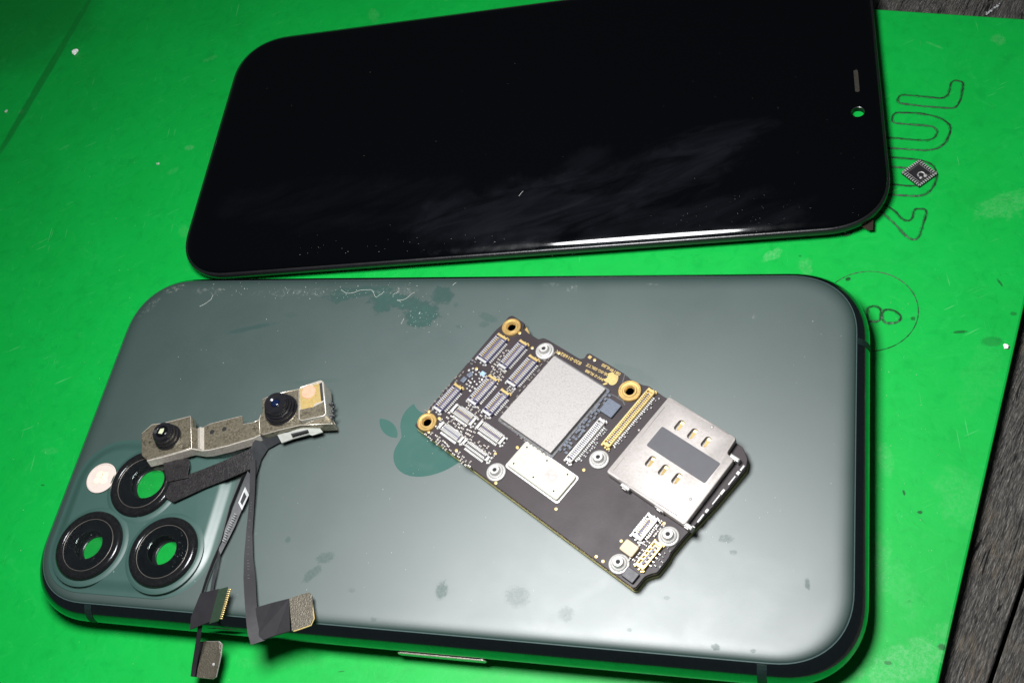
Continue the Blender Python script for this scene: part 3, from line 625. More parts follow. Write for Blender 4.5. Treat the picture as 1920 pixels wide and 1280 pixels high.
connector((1128, 831.5), (1230, 735.5), goldy=True)
for a_, b_ in (((843, 772), (896, 784)), ((891, 802.5), (950, 820.5)), ((820, 802), (872.6, 820)), ((865, 832), (921, 857))): connector(a_, b_, along='u', silver=True, npitch=.031, pins='right')
connector((1182, 1002), (1235, 974.5), silver=True)
connector((1190, 1058), (1244, 1023), goldy=True, npitch=.075)
# --- shields, cans and chips
def chip(name, pts, h, mat, z=None, r=.01, gap=0., rnd=.02):
    q = quad(pts, BZ+h+gap) if z is None else quad(pts, z)
    u0 = (q[0][0]+q[1][0])/2; u1 = (q[2][0]+q[3][0])/2; v0 = (q[0][1]+q[3][1])/2; v1 = (q[1][1]+q[2][1])/2   # left, top, right, bottom
    mb = MB(); mb.prism(roundpoly([(u0, v0), (u1, v0), (u1, v1), (u0, v1)], rnd, 3), T-.001+gap, T+h+gap, r)
    o = mb.build(name, mat, lb); return o, (u0, v0, u1, v1)
sh, r_ = chip('processor_shield', [(937, 784), (1036, 667), (1137, 726), (1033, 848)], .10, M['sand'], rnd=.02)
u0, v0, u1, v1 = r_; mb = MB(); mb.prism(rrect(u1-u0+.09, v1-v0+.09, .03, 2, 2, (u0+u1)/2, (v0+v1)/2), T, T+.018, .006); mb.build('underfill_border', M['resin'], sh)
can, r_ = chip('radio_can', [(949.4, 869.5), (983, 829), (1083, 889.5), (1043, 939)], .07, M['cream'], rnd=.05, r=.014)
u0, v0, u1, v1 = r_; mb = MB(); mb.prism(rrect(u1-u0+.06, v1-v0+.06, .05, 3, 2, (u0+u1)/2, (v0+v1)/2), T, T+.012, .004); mb.build('solder_flange', M['solder'], can)
for px, py in ((988, 838), (963, 868.5), (1025.5, 863), (1000, 894), (1064, 889), (1038, 920)):
    x, y = B(px, py, BZ+.07); mb = MB(); mb.cyl(x, y, [(.016, T+.0701), (.014, T+.072)], 10); mb.build('vent_hole', M['black'], can)
x, y = B(1032, 892, BZ+.07); mb = MB(); mb.prism(rrect(.21, .21, .02, 2, 2, x, y), T+.0695, T+.0725, .001); mb.build('blank_code_square', M['tin'], can)  # plain grey square in place of the small square code
x, y = B(1040, 932, BZ+.07)
chip('control_chip', [(1123, 769), (1140.5, 745.5), (1165, 758), (1147, 783)], .06, M['ic'])
chip('inductor', [(1160, 1027), (1175, 1009), (1199.5, 1024.5), (1183.5, 1045.5)], .075, M['inductor'], rnd=.035)
chip('dark_component', [(1163, 1078), (1178, 1061), (1200, 1075), (1186, 1092)], .06, M['icdark'])
for pts in ([(874, 704), (882, 695), (887.5, 699), (880.5, 708)], [(862.5, 713), (869.5, 704), (876, 709), (868, 718)], [(899, 701), (904, 693.5), (911, 699), (906, 706)]):
    o, _ = chip('small_die', pts, .045, M['blueglass'] if pts[0][0] == 899 else M['ic'], rnd=.01)
# --- stand-offs
def ringpost(px, py, R_, r_, h, mat, name, bore):
    x, y = B(px, py, BZ+h); n = 36; mb = MB()
    if bore:   # flat gold ring round a threaded bore through the board
        prof = [(R_, T), (R_, T+h-.012), (R_-.012, T+h), (R_*.86, T+h), (R_*.82, T+h-.010), (r_+.045, T+h-.012), (r_+.03, T+h), (r_+.008, T+h), (r_, T+h-.015)]
        z = T+h-.03
        while z > T-.16: prof += [(r_-.012, z), (r_, z-.014)]; z -= .028
        mb.cyl(x, y, prof+[(r_*.5, T-.17)], n, cap1=True)
    else:
        prof = [(R_, T), (R_, T+.025), (R_*.92, T+.04), (R_*.80, T+.045), (R_*.76, T+.065), (R_*.66, T+.075), (R_*.60, T+.07), (R_*.52, T+.10), (R_*.44, T+h), (r_+.012, T+h), (r_, T+h-.008), (r_*.9, T+h-.08)]
        mb.cyl(x, y, prof, n, cap1=True)
    o = mb.build(name, mat, lb, smooth=False); smooth_by_angle(o, .5); return o, x, y
for px, py, R_ in ((958.5, 612, .175), (800, 790, .175), (1180.5, 731.5, .195)):
    o, x, y = ringpost(px, py, R_, .083, .055, M['gold'], 'threaded_ring', True)
    mb = MB(); mb.cyl(x, y, [(.080, T-.075), (.078, T-.068)], 20); mb.build('bore_bottom', M['bore'], o)
for px, py in ((1019, 652), (927, 879.5), (1121, 855.5), (1252, 1000), (1158.5, 1052)):
    o, x, y = ringpost(px, py, .165, .032, .13, M['post'], 'screw_post', False)
    mb = MB(); mb.cyl(x, y, [(.031, T+.05), (.031, T+.125)], 12); mb.build('post_hole', M['black'], o)
for px, py in ((974.5, 624), (998, 652), (1048, 661.5), (1115, 674.5), (970, 838.4), (928.8, 850.6), (855.6, 844), (803.5, 809), (929.7, 905), (1094.7, 880.6), (1042.6, 953.8), (1245.3, 980.8), (1165, 1013.8), (1130.7, 1051.8), (1118, 1043), (893.5, 691), (823.5, 784), (804, 771)):
    x, y = B(px, py); mb = MB(); mb.cyl(x, y, [(.030, T-.001), (.029, T+.004), (.02, T+.008)], 14); mb.build('test_pad', M['goldp'], lb)
x, y = B(1106, 669.5); mb = MB(); mb.prism(rrect(.06, .06, .01, 2, 2, x, y), T-.001, T+.006, .002); mb.build('test_pad', M['goldp'], lb)
# little gold tab at the upper corner
mb = MB(); mb.prism([B(*q) for q in ((983, 616), (987, 611.5), (992.5, 624), (990, 624))], T-.10, T-.03); mb.build('ground_tab', M['gold'], lb)
# --- print on the board (upside down as in the photograph)
for s_, pa_, pb_, sz in (('820-01682-A', (1043, 658), (1090, 682), .088), ('0819NL80', (1129, 683), (1163, 702), .082), ('OE-0G-SBLTZ', (1100, 683), (1143, 704), .075), ('94V-0 RU88', (1098, 694), (1132, 712), .075)):
    x0, y0 = B(*pa_); x1, y1 = B(*pb_); me = text_mesh(s_, sz, .0012)
    xs = [v_.co.x for v_ in me.vertices]; wd = max(xs)-min(xs); ln_ = math.hypot(x1-x0, y1-y0)
    o = link('board_print', me, M['goldp'], lb, loc=((x0+x1)/2, (y0+y1)/2, T+.0018), rot=(0, 0, math.atan2(y1-y0, x1-x0)+PI)); o.scale = (ln_/wd, 1, 1)
x, y = B(1147, 710)
apple('printed_logo', .00062, lambda a_, b2: (x+.115-a_, y-.17+b2) if False else (x+(a_-.117)*-1, y+(b2-.19)), T-.001, T+.0025, M['goldp'], lb)
# --- SIM tray
ST = .15
pts = [(1137, 884), (1253, 742), (1382, 820), (1363, 849), (1377, 861), (1283, 985)]
q = quad(pts, BZ+ST)
base_u0 = (q[0][0]+q[1][0])/2; base_v1 = (q[1][1]+q[2][1])/2; v0 = (q[0][1]+q[5][1])/2
sim = [(base_u0, v0), (q[5][0], v0), (q[4][0], q[4][1]), (q[3][0], q[3][1]), (q[2][0], base_v1), (base_u0, base_v1)]
sim = roundpoly(sim, .05, 3)
mb = MB(); mb.loops([[(x, y, z) for x, y in p_] for p_, z in ((sim, T+.03), (sim, T+ST-.022), (offset(sim, .008), T+ST-.006), (offset(sim, .020), T+ST))])
tray = mb.build('sim_cage', M['tin'], lb)
slots = [(1274.5, 797), (1299, 812.5), (1324.5, 828), (1220, 864.5), (1244.5, 880.5), (1269.5, 896.5)]
cu_ = []
for px, py in slots:
    x, y = B(px-1, py, BZ+ST); mb = MB(); mb.prism(rrect(.105, .205, .05, 6, 2, x, y), T+.07, T+.3); cu_.append(mb.build('c', None, lb))
cut(tray, cu_)
for o in cu_: bpy.data.objects.remove(o)
smooth_by_angle(tray, .5)
for px, py in slots:
    x, y = B(px, py, BZ+ST)
    mb = MB(); ls = []
    for yy, zz in ((-.085, T+.08), (-.05, T+.105), (.03, T+ST+.004), (.07, T+ST+.01), (.09, T+ST)): ls.append([(x-.012, y+yy, zz), (x+.042, y+yy, zz), (x+.042, y+yy, zz-.012), (x-.012, y+yy, zz-.012)])
    mb.loops(ls); mb.build('contact_spring', M['goldp'], tray)
q = quad([(1210, 835), (1240, 802.5), (1352, 864.5), (1323.5, 906)], BZ+ST)
mb = MB(); mb.prism(roundpoly([((q[0][0]+q[1][0])/2, (q[0][1]+q[3][1])/2), ((q[2][0]+q[3][0])/2, (q[0][1]+q[3][1])/2), ((q[2][0]+q[3][0])/2, (q[1][1]+q[2][1])/2), ((q[0][0]+q[1][0])/2, (q[1][1]+q[2][1])/2)], .03, 3), T+ST, T+ST+.008, .003)
mb.build('adhesive_pad', M['sticker'], tray)
for px, py in ((1173, 911), (1238, 951), (1290, 984), (1378, 857)):
    x, y = B(px, py, BZ+.12); mb = MB(); mb.box(x-.09, y-.045, T, x+.09, y+.03, T+.13, .02); mb.box(x-.045, y-.052, T+.03, x+.045, y-.0455, T+.11, .01); k_ = mb.build('cage_clip', M['conn'], tray)
mb = MB(); mb.prism(offset(sim, .04), T-.001, T+.029); mb.build('cage_floor', M['blackplastic'], tray)
mb = MB()
for t, l_, w_ in ((.02, .05, .018), (.10, .03, .028), (.22, .09, .014), (.40, .05, .022), (.52, .10, .013), (.70, .035, .022), (.82, .08, .015), (.97, .03, .025)):
    px, py = 1394-t*98, 874+t*118; x, y = B(px, py, BZ+.03); mb.box(x-w_, y-l_, T, x+w_, y+l_, T+.03, .008)
mb.build('cage_solder_tab', M['solder'], tray, kind='stuff')
for a_, b2 in (((1262, 752), (1366, 814)), ((1150, 882), (1246, 763)), ((1160, 898), (1270, 966))):
    p0, p1 = B(*a_, BZ+ST), B(*b2, BZ+ST); mb = MB(); mb.tube([(p0[0], p0[1], T+ST-.002), (p1[0], p1[1], T+ST-.002)], .007, 6); mb.build('stamped_fold', M['tin'], tray, smooth=True)
for px, py, r_ in ((1335, 800, .03), (1295, 935, .025), (1198, 806, .022)):
    x, y = B(px, py, BZ+ST); mb = MB(); mb.cyl(x, y, [(r_, T+ST-.001), (r_*.8, T+ST+.006), (r_*.3, T+ST+.008)], 14); mb.build('stamped_dimple', M['tin'], tray, smooth=True)
# raised lip under the cage on the right side
# --- tiny passives scattered between the connectors
def scatter(polypx, n_, seed, mats=('ceramic', 'solder'), size=(.05, .028), h=.03, name='capacitor'):
    rnd = random.Random(seed); pl = [B(*q) for q in polypx]
    us = [q[0] for q in pl]; vs = [q[1] for q in pl]
    def inside(x, y):
        c0 = False; j = len(pl)-1
        for i in range(len(pl)):
            if (pl[i][1] > y) != (pl[j][1] > y) and x < (pl[j][0]-pl[i][0])*(y-pl[i][1])/(pl[j][1]-pl[i][1])+pl[i][0]: c0 = not c0
            j = i
        return c0
    mb = MB(); used = []; t = 0
    n_ = int(n_*1.5)
    while len(used) < n_ and t < 6000:
        t += 1; x, y = rnd.uniform(min(us), max(us)), rnd.uniform(min(vs), max(vs))
        if not inside(x, y) or any(abs(x-a_) < .055 and abs(y-b2) < .055 for a_, b2 in used): continue
        used.append((x, y)); l_, w_ = size[0]*rnd.uniform(.7, 1.2)/2, size[1]*rnd.uniform(.8, 1.2)/2
        hh = h*rnd.uniform(.7, 1.2); vert = rnd.random() < .5
        def bx_(x0, x1, z1):
            if vert: mb.box(x-w_, y+x0, T-.001, x+w_, y+x1, T+z1, .003)
            else: mb.box(x+x0, y-w_, T-.001, x+x1, y+w_, T+z1, .003)
        mb.cur = 0; bx_(-l_*.55, l_*.55, hh*.94); mb.cur = 1; bx_(-l_, -l_*.56, hh); bx_(l_*.56, l_, hh)
    return mb.build(name, [M[mats[0]], M[mats[1]]], lb, kind='stuff')
scatter([(866, 715), (882, 690), (912, 700), (895, 733), (880, 735)], 46, 1, ('solder', 'solder'), (.034, .03))
scatter([(905, 715), (950, 655), (962, 662), (918, 722)], 22, 2)
scatter([(900, 742), (945, 690), (950, 700), (905, 752)], 18, 3)
scatter([(920, 765), (965, 715), (975, 722), (930, 772)], 16, 4)
scatter([(815, 800), (842, 775), (895, 812), (880, 830)], 26, 5)
scatter([(795, 815), (812, 812), (885, 868), (880, 878)], 22, 6)
scatter([(880, 838), (892, 826), (935, 850), (922, 862)], 10, 7)
scatter([(860, 775), (890, 742), (925, 785), (915, 795)], 16, 8)
scatter([(940, 790), (955, 795), (1030, 852), (1020, 858)], 14, 9, ('resin', 'ceramic'))
scatter([(1050, 845), (1140, 735), (1150, 742), (1062, 850)], 34, 10, ('ic', 'resin'), (.07, .045))
scatter([(1080, 860), (1132, 800), (1140, 806), (1090, 868)], 14, 11, ('resin', 'solder'))
scatter([(1140, 845), (1236, 742), (1240, 745), (1146, 850)], 30, 12, ('solder', 'resin'), (.03, .02))
scatter([(1018, 680), (1032, 665), (1045, 660), (985, 745), (940, 780), (945, 770)], 18, 13, ('resin', 'ceramic'))
scatter([(1178, 1048), (1205, 1012), (1215, 1018), (1190, 1060)], 14, 14, ('ceramic', 'solder'))
scatter([(1205, 1020), (1240, 975), (1246, 985), (1212, 1022)], 12, 15, ('ceramic', 'solder'))
scatter([(1228, 1062), (1255, 1022), (1262, 1026), (1235, 1068)], 10, 16, ('resin', 'solder'), (.03, .02))
scatter([(880, 680), (940, 628), (943, 632), (885, 686)], 14, 17, ('resin', 'resin'))
scatter([(795, 775), (866, 695), (870, 700), (800, 782)], 12, 18, ('resin', 'ceramic'))
# resin traces between parts
for pts in ([(1128, 750), (1140, 737), (1152, 742), (1168, 752), (1172, 760)], [(1160, 745), (1172, 702), (1176, 706)], [(1100, 800), (1128, 768), (1133, 772)], [(935, 870), (944, 872), (938, 884), (928, 880)]):
    ps = [B(*q) for q in pts]; mb = MB(); mb.tube([(x, y, T+.004) for x, y in ps], .012, 5); mb.build('resin_bead', M['resin'], lb)
# ================================================================ front camera module
fc = thing('front_camera_module', 'nickel front camera bracket with two black lenses and flex cables on the housing', 'camera module')
HZ = 1.17
def plate(name, pts, z, th, mat, parent, r=.006, rnd=.02):
    mb = MB(); mb.prism(roundpoly([tuple(P(x, y, z).xy) for x, y in pts], rnd, 3), z-th, z, r); return mb.build(name, mat, parent)
K = lambda l: [(240+x/4.571, 690+y/4.571) for x, y in l]
lp = plate('left_bracket', K([(115, 560), (200, 482), (300, 470), (538, 408), (552, 430), (548, 686), (165, 790), (115, 745)]), HZ, .14, M['nickel'], fc, .012, .03)
mp_ = plate('middle_bracket', K([(545, 500), (600, 515), (640, 510), (705, 475), (960, 412), (978, 410), (985, 482), (1075, 468), (1125, 440), (1135, 575), (1075, 600), (680, 700), (556, 690)]), HZ-.02, .035, M['nickel'], fc, .008)
for x, y in K([(720, 546), (825, 521)]):
    q = P(x, y, HZ-.02); mb = MB(); mb.cyl(q.x, q.y, [(.045, HZ-.0198), (.042, HZ-.0175)], 18); mb.build('screw_hole', M['black'], mp_)
def lip(ptsA, ptsB, mat, name, parent, th=.03):
    mb = MB(); mb.strip(ptsA, ptsB, th); o = mb.build(name, mat, parent, smooth=True); smooth_by_angle(o, .6); return o
# folded lower flange (vertical strip hanging down from the front edge)
fe = K([(163, 792), (300, 760), (548, 690), (640, 705), (700, 700), (860, 662), (1075, 598), (1130, 572)])
lip([P(x, y, HZ+.005) for x, y in fe], [P(x, y, HZ+.005)+Vector((0, -.03, -.17)) for x, y in fe], M['nickelclean'], 'front_flange', fc, .025)
rbp = plate('right_bracket', K([(1150, 262), (1240, 225), (1470, 178), (1475, 452), (1620, 440), (1735, 420), (1755, 478), (1480, 490), (1310, 530), (1150, 575), (1125, 560), (1118, 420), (1148, 395)]), HZ, .24, M['nickel'], fc, .014, .03)
mb = MB(); yy = [P(*q, HZ) for q in K([(600, 515), (650, 510), (650, 700), (600, 700)])]
mb.strip([yy[0]+Vector((0, 0, -.01)), (yy[0]+yy[1])/2+Vector((0, 0, .035)), yy[1]+Vector((0, 0, -.01))], [yy[3]+Vector((0, 0, -.01)), (yy[3]+yy[2])/2+Vector((0, 0, .035)), yy[2]+Vector((0, 0, -.01))], .02)
mb.build('fold_ridge', M['nickelclean'], mp_)
# lenses
def edge_highlight(pts, z, r, parent):  # thin bright tube that builds the bevel highlight into the plate edge
    mb = MB(); mb.tube([P(x, y, z) for x, y in K(pts)], r, 5); return mb.build('edge_highlight', M['nickelclean'], parent, smooth=True)
edge_highlight([(120, 560), (205, 484), (300, 472), (536, 411), (546, 684), (168, 788)], HZ-.004, .007, lp)
edge_highlight([(640, 511), (705, 477), (960, 414), (976, 412), (983, 480), (1075, 466), (1125, 440)], HZ-.026, .006, mp_)
edge_highlight([(1152, 268), (1240, 228), (1460, 180)], HZ-.004, .007, rbp); edge_highlight([(1150, 570), (1310, 526), (1480, 487), (1745, 476)], HZ-.004, .008, rbp); edge_highlight([(1140, 400), (1125, 440), (1130, 560)], HZ-.004, .010, rbp)
def barrel(base, topc, steps, name, parent, zb):
    b0 = P(*base, zb); n = 40; mb = MB(); mb.cyl(b0.x, b0.y, [(r, zb+z) for r, z in steps], n)
    o = mb.build(name, M['barrel'], parent, smooth=False); smooth_by_angle(o, .45); return o, b0
l1, q1 = barrel((317, 821), None, [(.245, 0), (.25, .05), (.235, .07), (.225, .07), (.225, .13), (.215, .14), (.205, .14), (.205, .21), (.195, .225), (.185, .225), (.182, .26), (.172, .272), (.12, .272), (.10, .255)], 'lens_barrel', fc, HZ)
mb = MB(); mb.cyl(q1.x, q1.y, [(.12, HZ+.262), (.10, HZ+.275), (.05, HZ+.284)], 24); e_ = mb.build('front_element', M['lensblk'], l1, smooth=True)
mb = MB(); c0 = q1+Vector((-.0, -.0, 0)); mb.prism([(c0.x-.045, c0.y-.05), (c0.x+.03, c0.y-.06), (c0.x+.05, c0.y+.0), (c0.x+.04, c0.y+.055), (c0.x-.03, c0.y+.04)], HZ+.28, HZ+.291, .003); mb.build('coating_fleck', M['lensfleck'], l1)
mb = MB(); mb.ball(c0.x-.13, c0.y-.01, HZ+.27, .045, .5, 9); mb.ball(c0.x-.155, c0.y-.05, HZ+.255, .03, .5, 9); mb.build('adhesive_residue', M['flexg'], l1)
l2, q2 = barrel((529, 770), None, [(.30, 0), (.31, .05), (.295, .075), (.28, .075), (.28, .13), (.268, .145), (.25, .145), (.25, .19), (.235, .20), (.225, .20), (.225, .25), (.212, .265), (.205, .265), (.20, .31), (.188, .322), (.11, .318), (.08, .30)], 'lens_barrel', fc, HZ)
mb = MB(); mb.cyl(q2.x, q2.y, [(.08, HZ+.30), (.06, HZ+.31), (.025, HZ+.318)], 20); mb.build('front_element', M['lensblue'], l2, smooth=True)
# dot projector can
dpz = HZ+.12
can = plate('projector_can', K([(1458, 182), (1480, 160), (1655, 103), (1678, 118), (1702, 395), (1680, 415), (1485, 455), (1462, 440)]), dpz, .34, M['nickelclean'], fc, .022, .03)
plate('window_substrate', K([(1474, 180), (1640, 128), (1655, 285), (1600, 300), (1590, 330), (1478, 352)]), dpz+.006, .006, M['amber'], can, .001, .01)
plate('side_glue', K([(1640, 128), (1662, 122), (1676, 275), (1655, 282)]), dpz+.007, .007, M['blackplastic'], can, .001, .005)
mb = MB(); mb.tube([P(x, y, dpz+.004) for x, y in K([(1466, 182), (1482, 164), (1652, 108), (1672, 120), (1696, 392), (1678, 408), (1487, 448), (1468, 438), (1466, 182)])], .012, 6); mb.build('rolled_rim', M['nickelclean'], can, smooth=True)
q = P(*K([(1550, 205)])[0], dpz); mb = MB(); mb.cyl(q.x, q.y, [(.135, dpz+.006), (.13, dpz+.016), (.12, dpz+.018)], 28); mb.build('emitter_window', M['pink'], can)
for l_ in ([(1500, 310), (1540, 303), (1543, 330), (1503, 340)], [(1552, 300), (1575, 297), (1578, 322), (1555, 328)], [(1500, 268), (1560, 258), (1562, 275), (1502, 287)], [(1580, 262), (1640, 250), (1642, 270), (1582, 282)]): plate('contact_pad', K(l_), dpz+.012, .006, M['goldp'], can, .002, .004)
plate('lower_plate', K([(1465, 360), (1600, 325), (1690, 280), (1700, 395), (1680, 408), (1485, 448), (1465, 435)]), dpz+.004, .004, M['nickel'], can, .001, .02)
mb = MB(); rnd = random.Random(5)
for k in range(14):
    x, y = K([(1700+rnd.uniform(-5, 70), 330+rnd.uniform(-60, 150))])[0]; q = P(x, y, 1.0+rnd.uniform(-.05, .1)); mb.ball(q.x, q.y, q.z, rnd.uniform(.025, .05), 1, 7)
mb.build('black_glue', M['blackplastic'], fc, smooth=True, kind='stuff')
plate('side_clip', K([(1680, 440), (1740, 430), (1775, 470), (1755, 505), (1690, 500)]), 1.02, .05, M['nickelclean'], fc)
# flex strap running from the right bracket, and its grey stiffener
S1a = [P(x, y, z) for (x, y), z in zip(K([(1740, 500), (1640, 465), (1480, 490), (1310, 535), (1180, 565), (1110, 590), (1070, 640), (1062, 700)]), (1.08, 1.10, 1.12, 1.12, 1.12, 1.12, 1.13, 1.13))]
S1b = [P(x, y, z) for (x, y), z in zip(K([(1735, 512), (1640, 520), (1560, 580), (1400, 610), (1290, 640), (1200, 690), (1140, 780), (1095, 930)]), (.95, .90, .88, .87, .87, .87, .90, .92))]
lip(S1a, S1b, M['flexg'], 'flex_strap', fc, .012)
def plateq(name, pts, th, mat, parent, r=0):
    mb = MB(); n = len(pts); pts = [Vector(q) for q in pts]; nn = (pts[1]-pts[0]).cross(pts[2]-pts[0]).normalized()
    if nn.z < 0: nn = -nn
    mb.loops([[q for q in pts], [q+nn*th for q in pts]]); return mb.build(name, mat, parent)
sf = plateq('grey_stiffener', [P(*q, z) for q, z in zip(K([(1285, 572), (1395, 548), (1620, 474), (1676, 552), (1585, 580), (1560, 572), (1420, 610), (1325, 645)]), (1.02, 1.03, 1.06, .96, .95, .96, .94, .93))], .035, M['stiff'], fc)
plateq('inner_slot', [P(*q, z) for q, z in zip(K([(1400, 560), (1540, 525), (1550, 545), (1410, 585)]), (1.05, 1.06, 1.035, 1.02))], .028, M['flexg'], sf)
plateq('seam_line', [P(*q, z) for q, z in zip(K([(1405, 566), (1530, 537), (1545, 543), (1415, 578)]), (1.075, 1.085, 1.075, 1.06))], .012, M['black'], sf)
# broad black flex between the left bracket and the cables
plate('flex_neck', K([(300, 800), (520, 768), (528, 830), (512, 905), (520, 935), (330, 975), (312, 880)]), 1.03, .012, M['flex'], fc, .004, .03)
S2a = [P(x, y, z) for (x, y), z in zip(K([(312, 985), (400, 950), (510, 915), (660, 860), (820, 795), (940, 742), (1040, 695), (1075, 660)]), (.985, .985, .985, .98, .99, 1.02, 1.07, 1.10))]
S2b = [P(x, y, z) for (x, y), z in zip(K([(318, 1105), (390, 1148), (480, 1108), (660, 1025), (820, 962), (950, 908), (1055, 860), (1085, 845)]), (.985, .985, .98, .975, .975, .97, .97, .97))]
lip(S2a, S2b, M['flex'], 'broad_flex', fc, .02)
plate('flex_seam', K([(822, 796), (850, 784), (855, 948), (822, 962)]), .992, .006, M['flexsm'], fc, .001, .003)
Q = lambda l: [(300+x/3.047, 860+y/3.047) for x, y in l]
# long cable R
ZR = (1.10, 1.08, 1.02, .98, .96, .96, .97, 1.0, 1.01, 1.0, .98)
Ra = [P(x, y, z) for (x, y), z in zip(Q([(505, 20), (515, 60), (512, 180), (505, 290), (492, 420), (480, 560), (477, 680), (482, 780), (490, 900), (500, 990), (520, 1062)]), ZR)]
Rb = [P(x, y, z-.05) for (x, y), z in zip(Q([(545, 0), (546, 60), (542, 180), (536, 290), (528, 420), (532, 560), (546, 680), (550, 780), (556, 880), (580, 970), (600, 1035)]), ZR)]
lip(Ra, Rb, M['flexsm'], 'long_cable', fc, .014)
def flat(name, pts, zs, mat, parent, th=.02):
    return plateq(name, [P(x, y, z) for (x, y), z in zip(Q(pts), zs)], th, mat, parent)
pad = flat('cable_pad', [(548, 852), (640, 825), (740, 800), (745, 985), (660, 1010), (592, 1035), (560, 1010)], (.96, .96, .97, .95, .94, .94, .95), M['flexsm'], fc, .016)
pd_ = flat('connector_stiffener', [(742, 800), (800, 780), (856, 764), (872, 780), (880, 915), (862, 950), (800, 972), (758, 984)], (.98, .98, .98, .98, .96, .955, .955, .955), M['stiffbr'], fc, .03)
mb = MB(); ed = [P(x, y, .99) for x, y in Q([(866, 800), (880, 910), (862, 948), (800, 970), (762, 982)])]; mb.tube([q+Vector((.0, 0, -.01)) for q in ed], .011, 6); mb.build('gilded_edge', M['goldp'], pd_)
# twisted cable L: two thin strips, label, pads
lip([P(x, y, z) for (x, y), z in zip(Q([(470, 95), (440, 170), (400, 270), (372, 380), (348, 470), (300, 580), (262, 680), (234, 770)]), (1.02, 1.02, 1.0, .98, .98, .97, .96, .96))],
    [P(x, y, z) for (x, y), z in zip(Q([(492, 85), (452, 180), (412, 280), (384, 390), (362, 480), (316, 580), (272, 690), (246, 770)]), (.94, .94, .93, .92, .92, .90, .90, .92))], M['flexsm'], 'twisted_cable', fc, .012)
tw = lip([P(x, y, z) for (x, y), z in zip(Q([(500, 70), (470, 150), (430, 250), (392, 350), (356, 440), (335, 520), (320, 600), (298, 680), (286, 760)]), (1.02, 1.0, .98, .97, .96, .96, .97, .96, .95))],
    [P(x, y, z) for (x, y), z in zip(Q([(528, 100), (512, 190), (470, 285), (425, 390), (385, 470), (345, 545), (328, 620), (312, 700), (302, 760)]), (.93, .92, .92, .92, .92, .92, .93, .92, .90))], M['flexg'], 'twisted_cable', fc, .012)
lbz = lambda z: z+.018
wl = plateq('cable_label', [P(x, y, z) for (x, y), z in zip(Q([(486, 160), (508, 205), (468, 292), (447, 250)]), (1.02, .95, .95, 1.0))], .006, M['print_'], tw)
plateq('label_panel', [P(x, y, z) for (x, y), z in zip(Q([(480, 188), (495, 215), (470, 268), (458, 245)]), (1.025, .965, .965, 1.01))], .004, M['flexg'], wl)
mb = MB(); rnd = random.Random(9)
for k in range(13):
    t = k/12; x0, y0 = 428-t*70, 312+t*150; w1 = 22
    for j in range(2):
        a_ = rnd.uniform(0, .4); b2 = a_+rnd.uniform(.25, .5); jj = rnd.uniform(-2, 2)
        A_ = [(x0-8+w1*a_*1.2+jj, y0-4+w1*a_*.8), (x0-8+w1*b2*1.2+jj, y0-4+w1*b2*.8)]
        mb.tube([P(*Q([q])[0], 1.0) for q in A_], .007, 4)
mb.build('printed_marks', M['print_'], tw, kind='stuff')
p1 = flat('cable_pad', [(235, 768), (340, 742), (292, 928), (175, 975), (180, 905)], (1.02, 1.06, 1.0, .96, .98), M['flexsm'], fc, .02)
p1b = flat('connector_strip', [(338, 745), (388, 731), (392, 742), (345, 910), (335, 925), (285, 940)], (1.085, 1.09, 1.085, 1.03, 1.02, 1.02), M['stiffgr'], fc, .02)
mb = MB()
for k in range(15):
    t = k/14; x, y = Q([(397-t*48, 745+t*165)])[0]; q = P(x, y, 1.08-.05*t); mb.box(q.x-.022, q.y-.010, q.z-.02, q.x+.022, q.y+.010, q.z+.012, .003)
mb.build('gold_tooth', M['goldp'], p1b, kind='stuff')
for t0, t1, cable in ((.25, .6, 0),):
    mb = MB(); rnd = random.Random(21)
    for k in range(26):
        t = t0+(t1-t0)*k/25; j = t*(len(Ra)-1); i0 = int(j); A_ = Ra[i0].lerp(Ra[i0+1], j-i0); B_ = Rb[i0].lerp(Rb[i0+1], j-i0)
        if rnd.random() < .25: continue
        mb.tube([A_.lerp(B_, .35)+Vector((0, 0, .008)), A_.lerp(B_, .35+rnd.uniform(.15, .3))+Vector((0, 0, .008))], .0035, 4)
    mb.build('printed_marks', M['conn'], fc, kind='stuff')
# tail that drops over the edge of the housing to the mat
lip([P(x, y, z) for (x, y), z in zip(Q([(216, 955), (208, 1020), (195, 1100), (182, 1180), (175, 1240)]), (.92, .80, .65, .52, .46))],
    [P(x, y, z) for (x, y), z in zip(Q([(243, 950), (232, 1020), (222, 1100), (210, 1180), (200, 1240)]), (.90, .78, .62, .48, .42))], M['flexsm'], 'tail_cable', fc, .012)
flat('cable_pad', [(226, 1042), (258, 1042), (232, 1246), (182, 1242), (206, 1120)], (.44, .44, .34, .34, .38), M['flexsm'], fc, .02)
p2 = flat('connector_stiffener', [(256, 1042), (340, 1042), (358, 1056), (352, 1120), (322, 1245), (305, 1256), (218, 1246), (222, 1200)], (.46, .46, .45, .43, .36, .35, .35, .37), M['stiffbr'], fc, .04)
mb = MB(); ed = [P(x, y, z) for (x, y), z in zip(Q([(262, 1042), (340, 1042), (356, 1058), (350, 1120), (322, 1243), (305, 1254), (222, 1246)]), (.48, .48, .47, .45, .38, .37, .37))]; mb.tube(ed, .010, 6); mb.build('gilded_edge', M['conn'], p2)
q = P(*Q([(308, 1172)])[0], .42); mb = MB(); mb.ball(q.x, q.y, q.z, .035, .6, 8); mb.build('solder_fleck', M['solder'], p2)
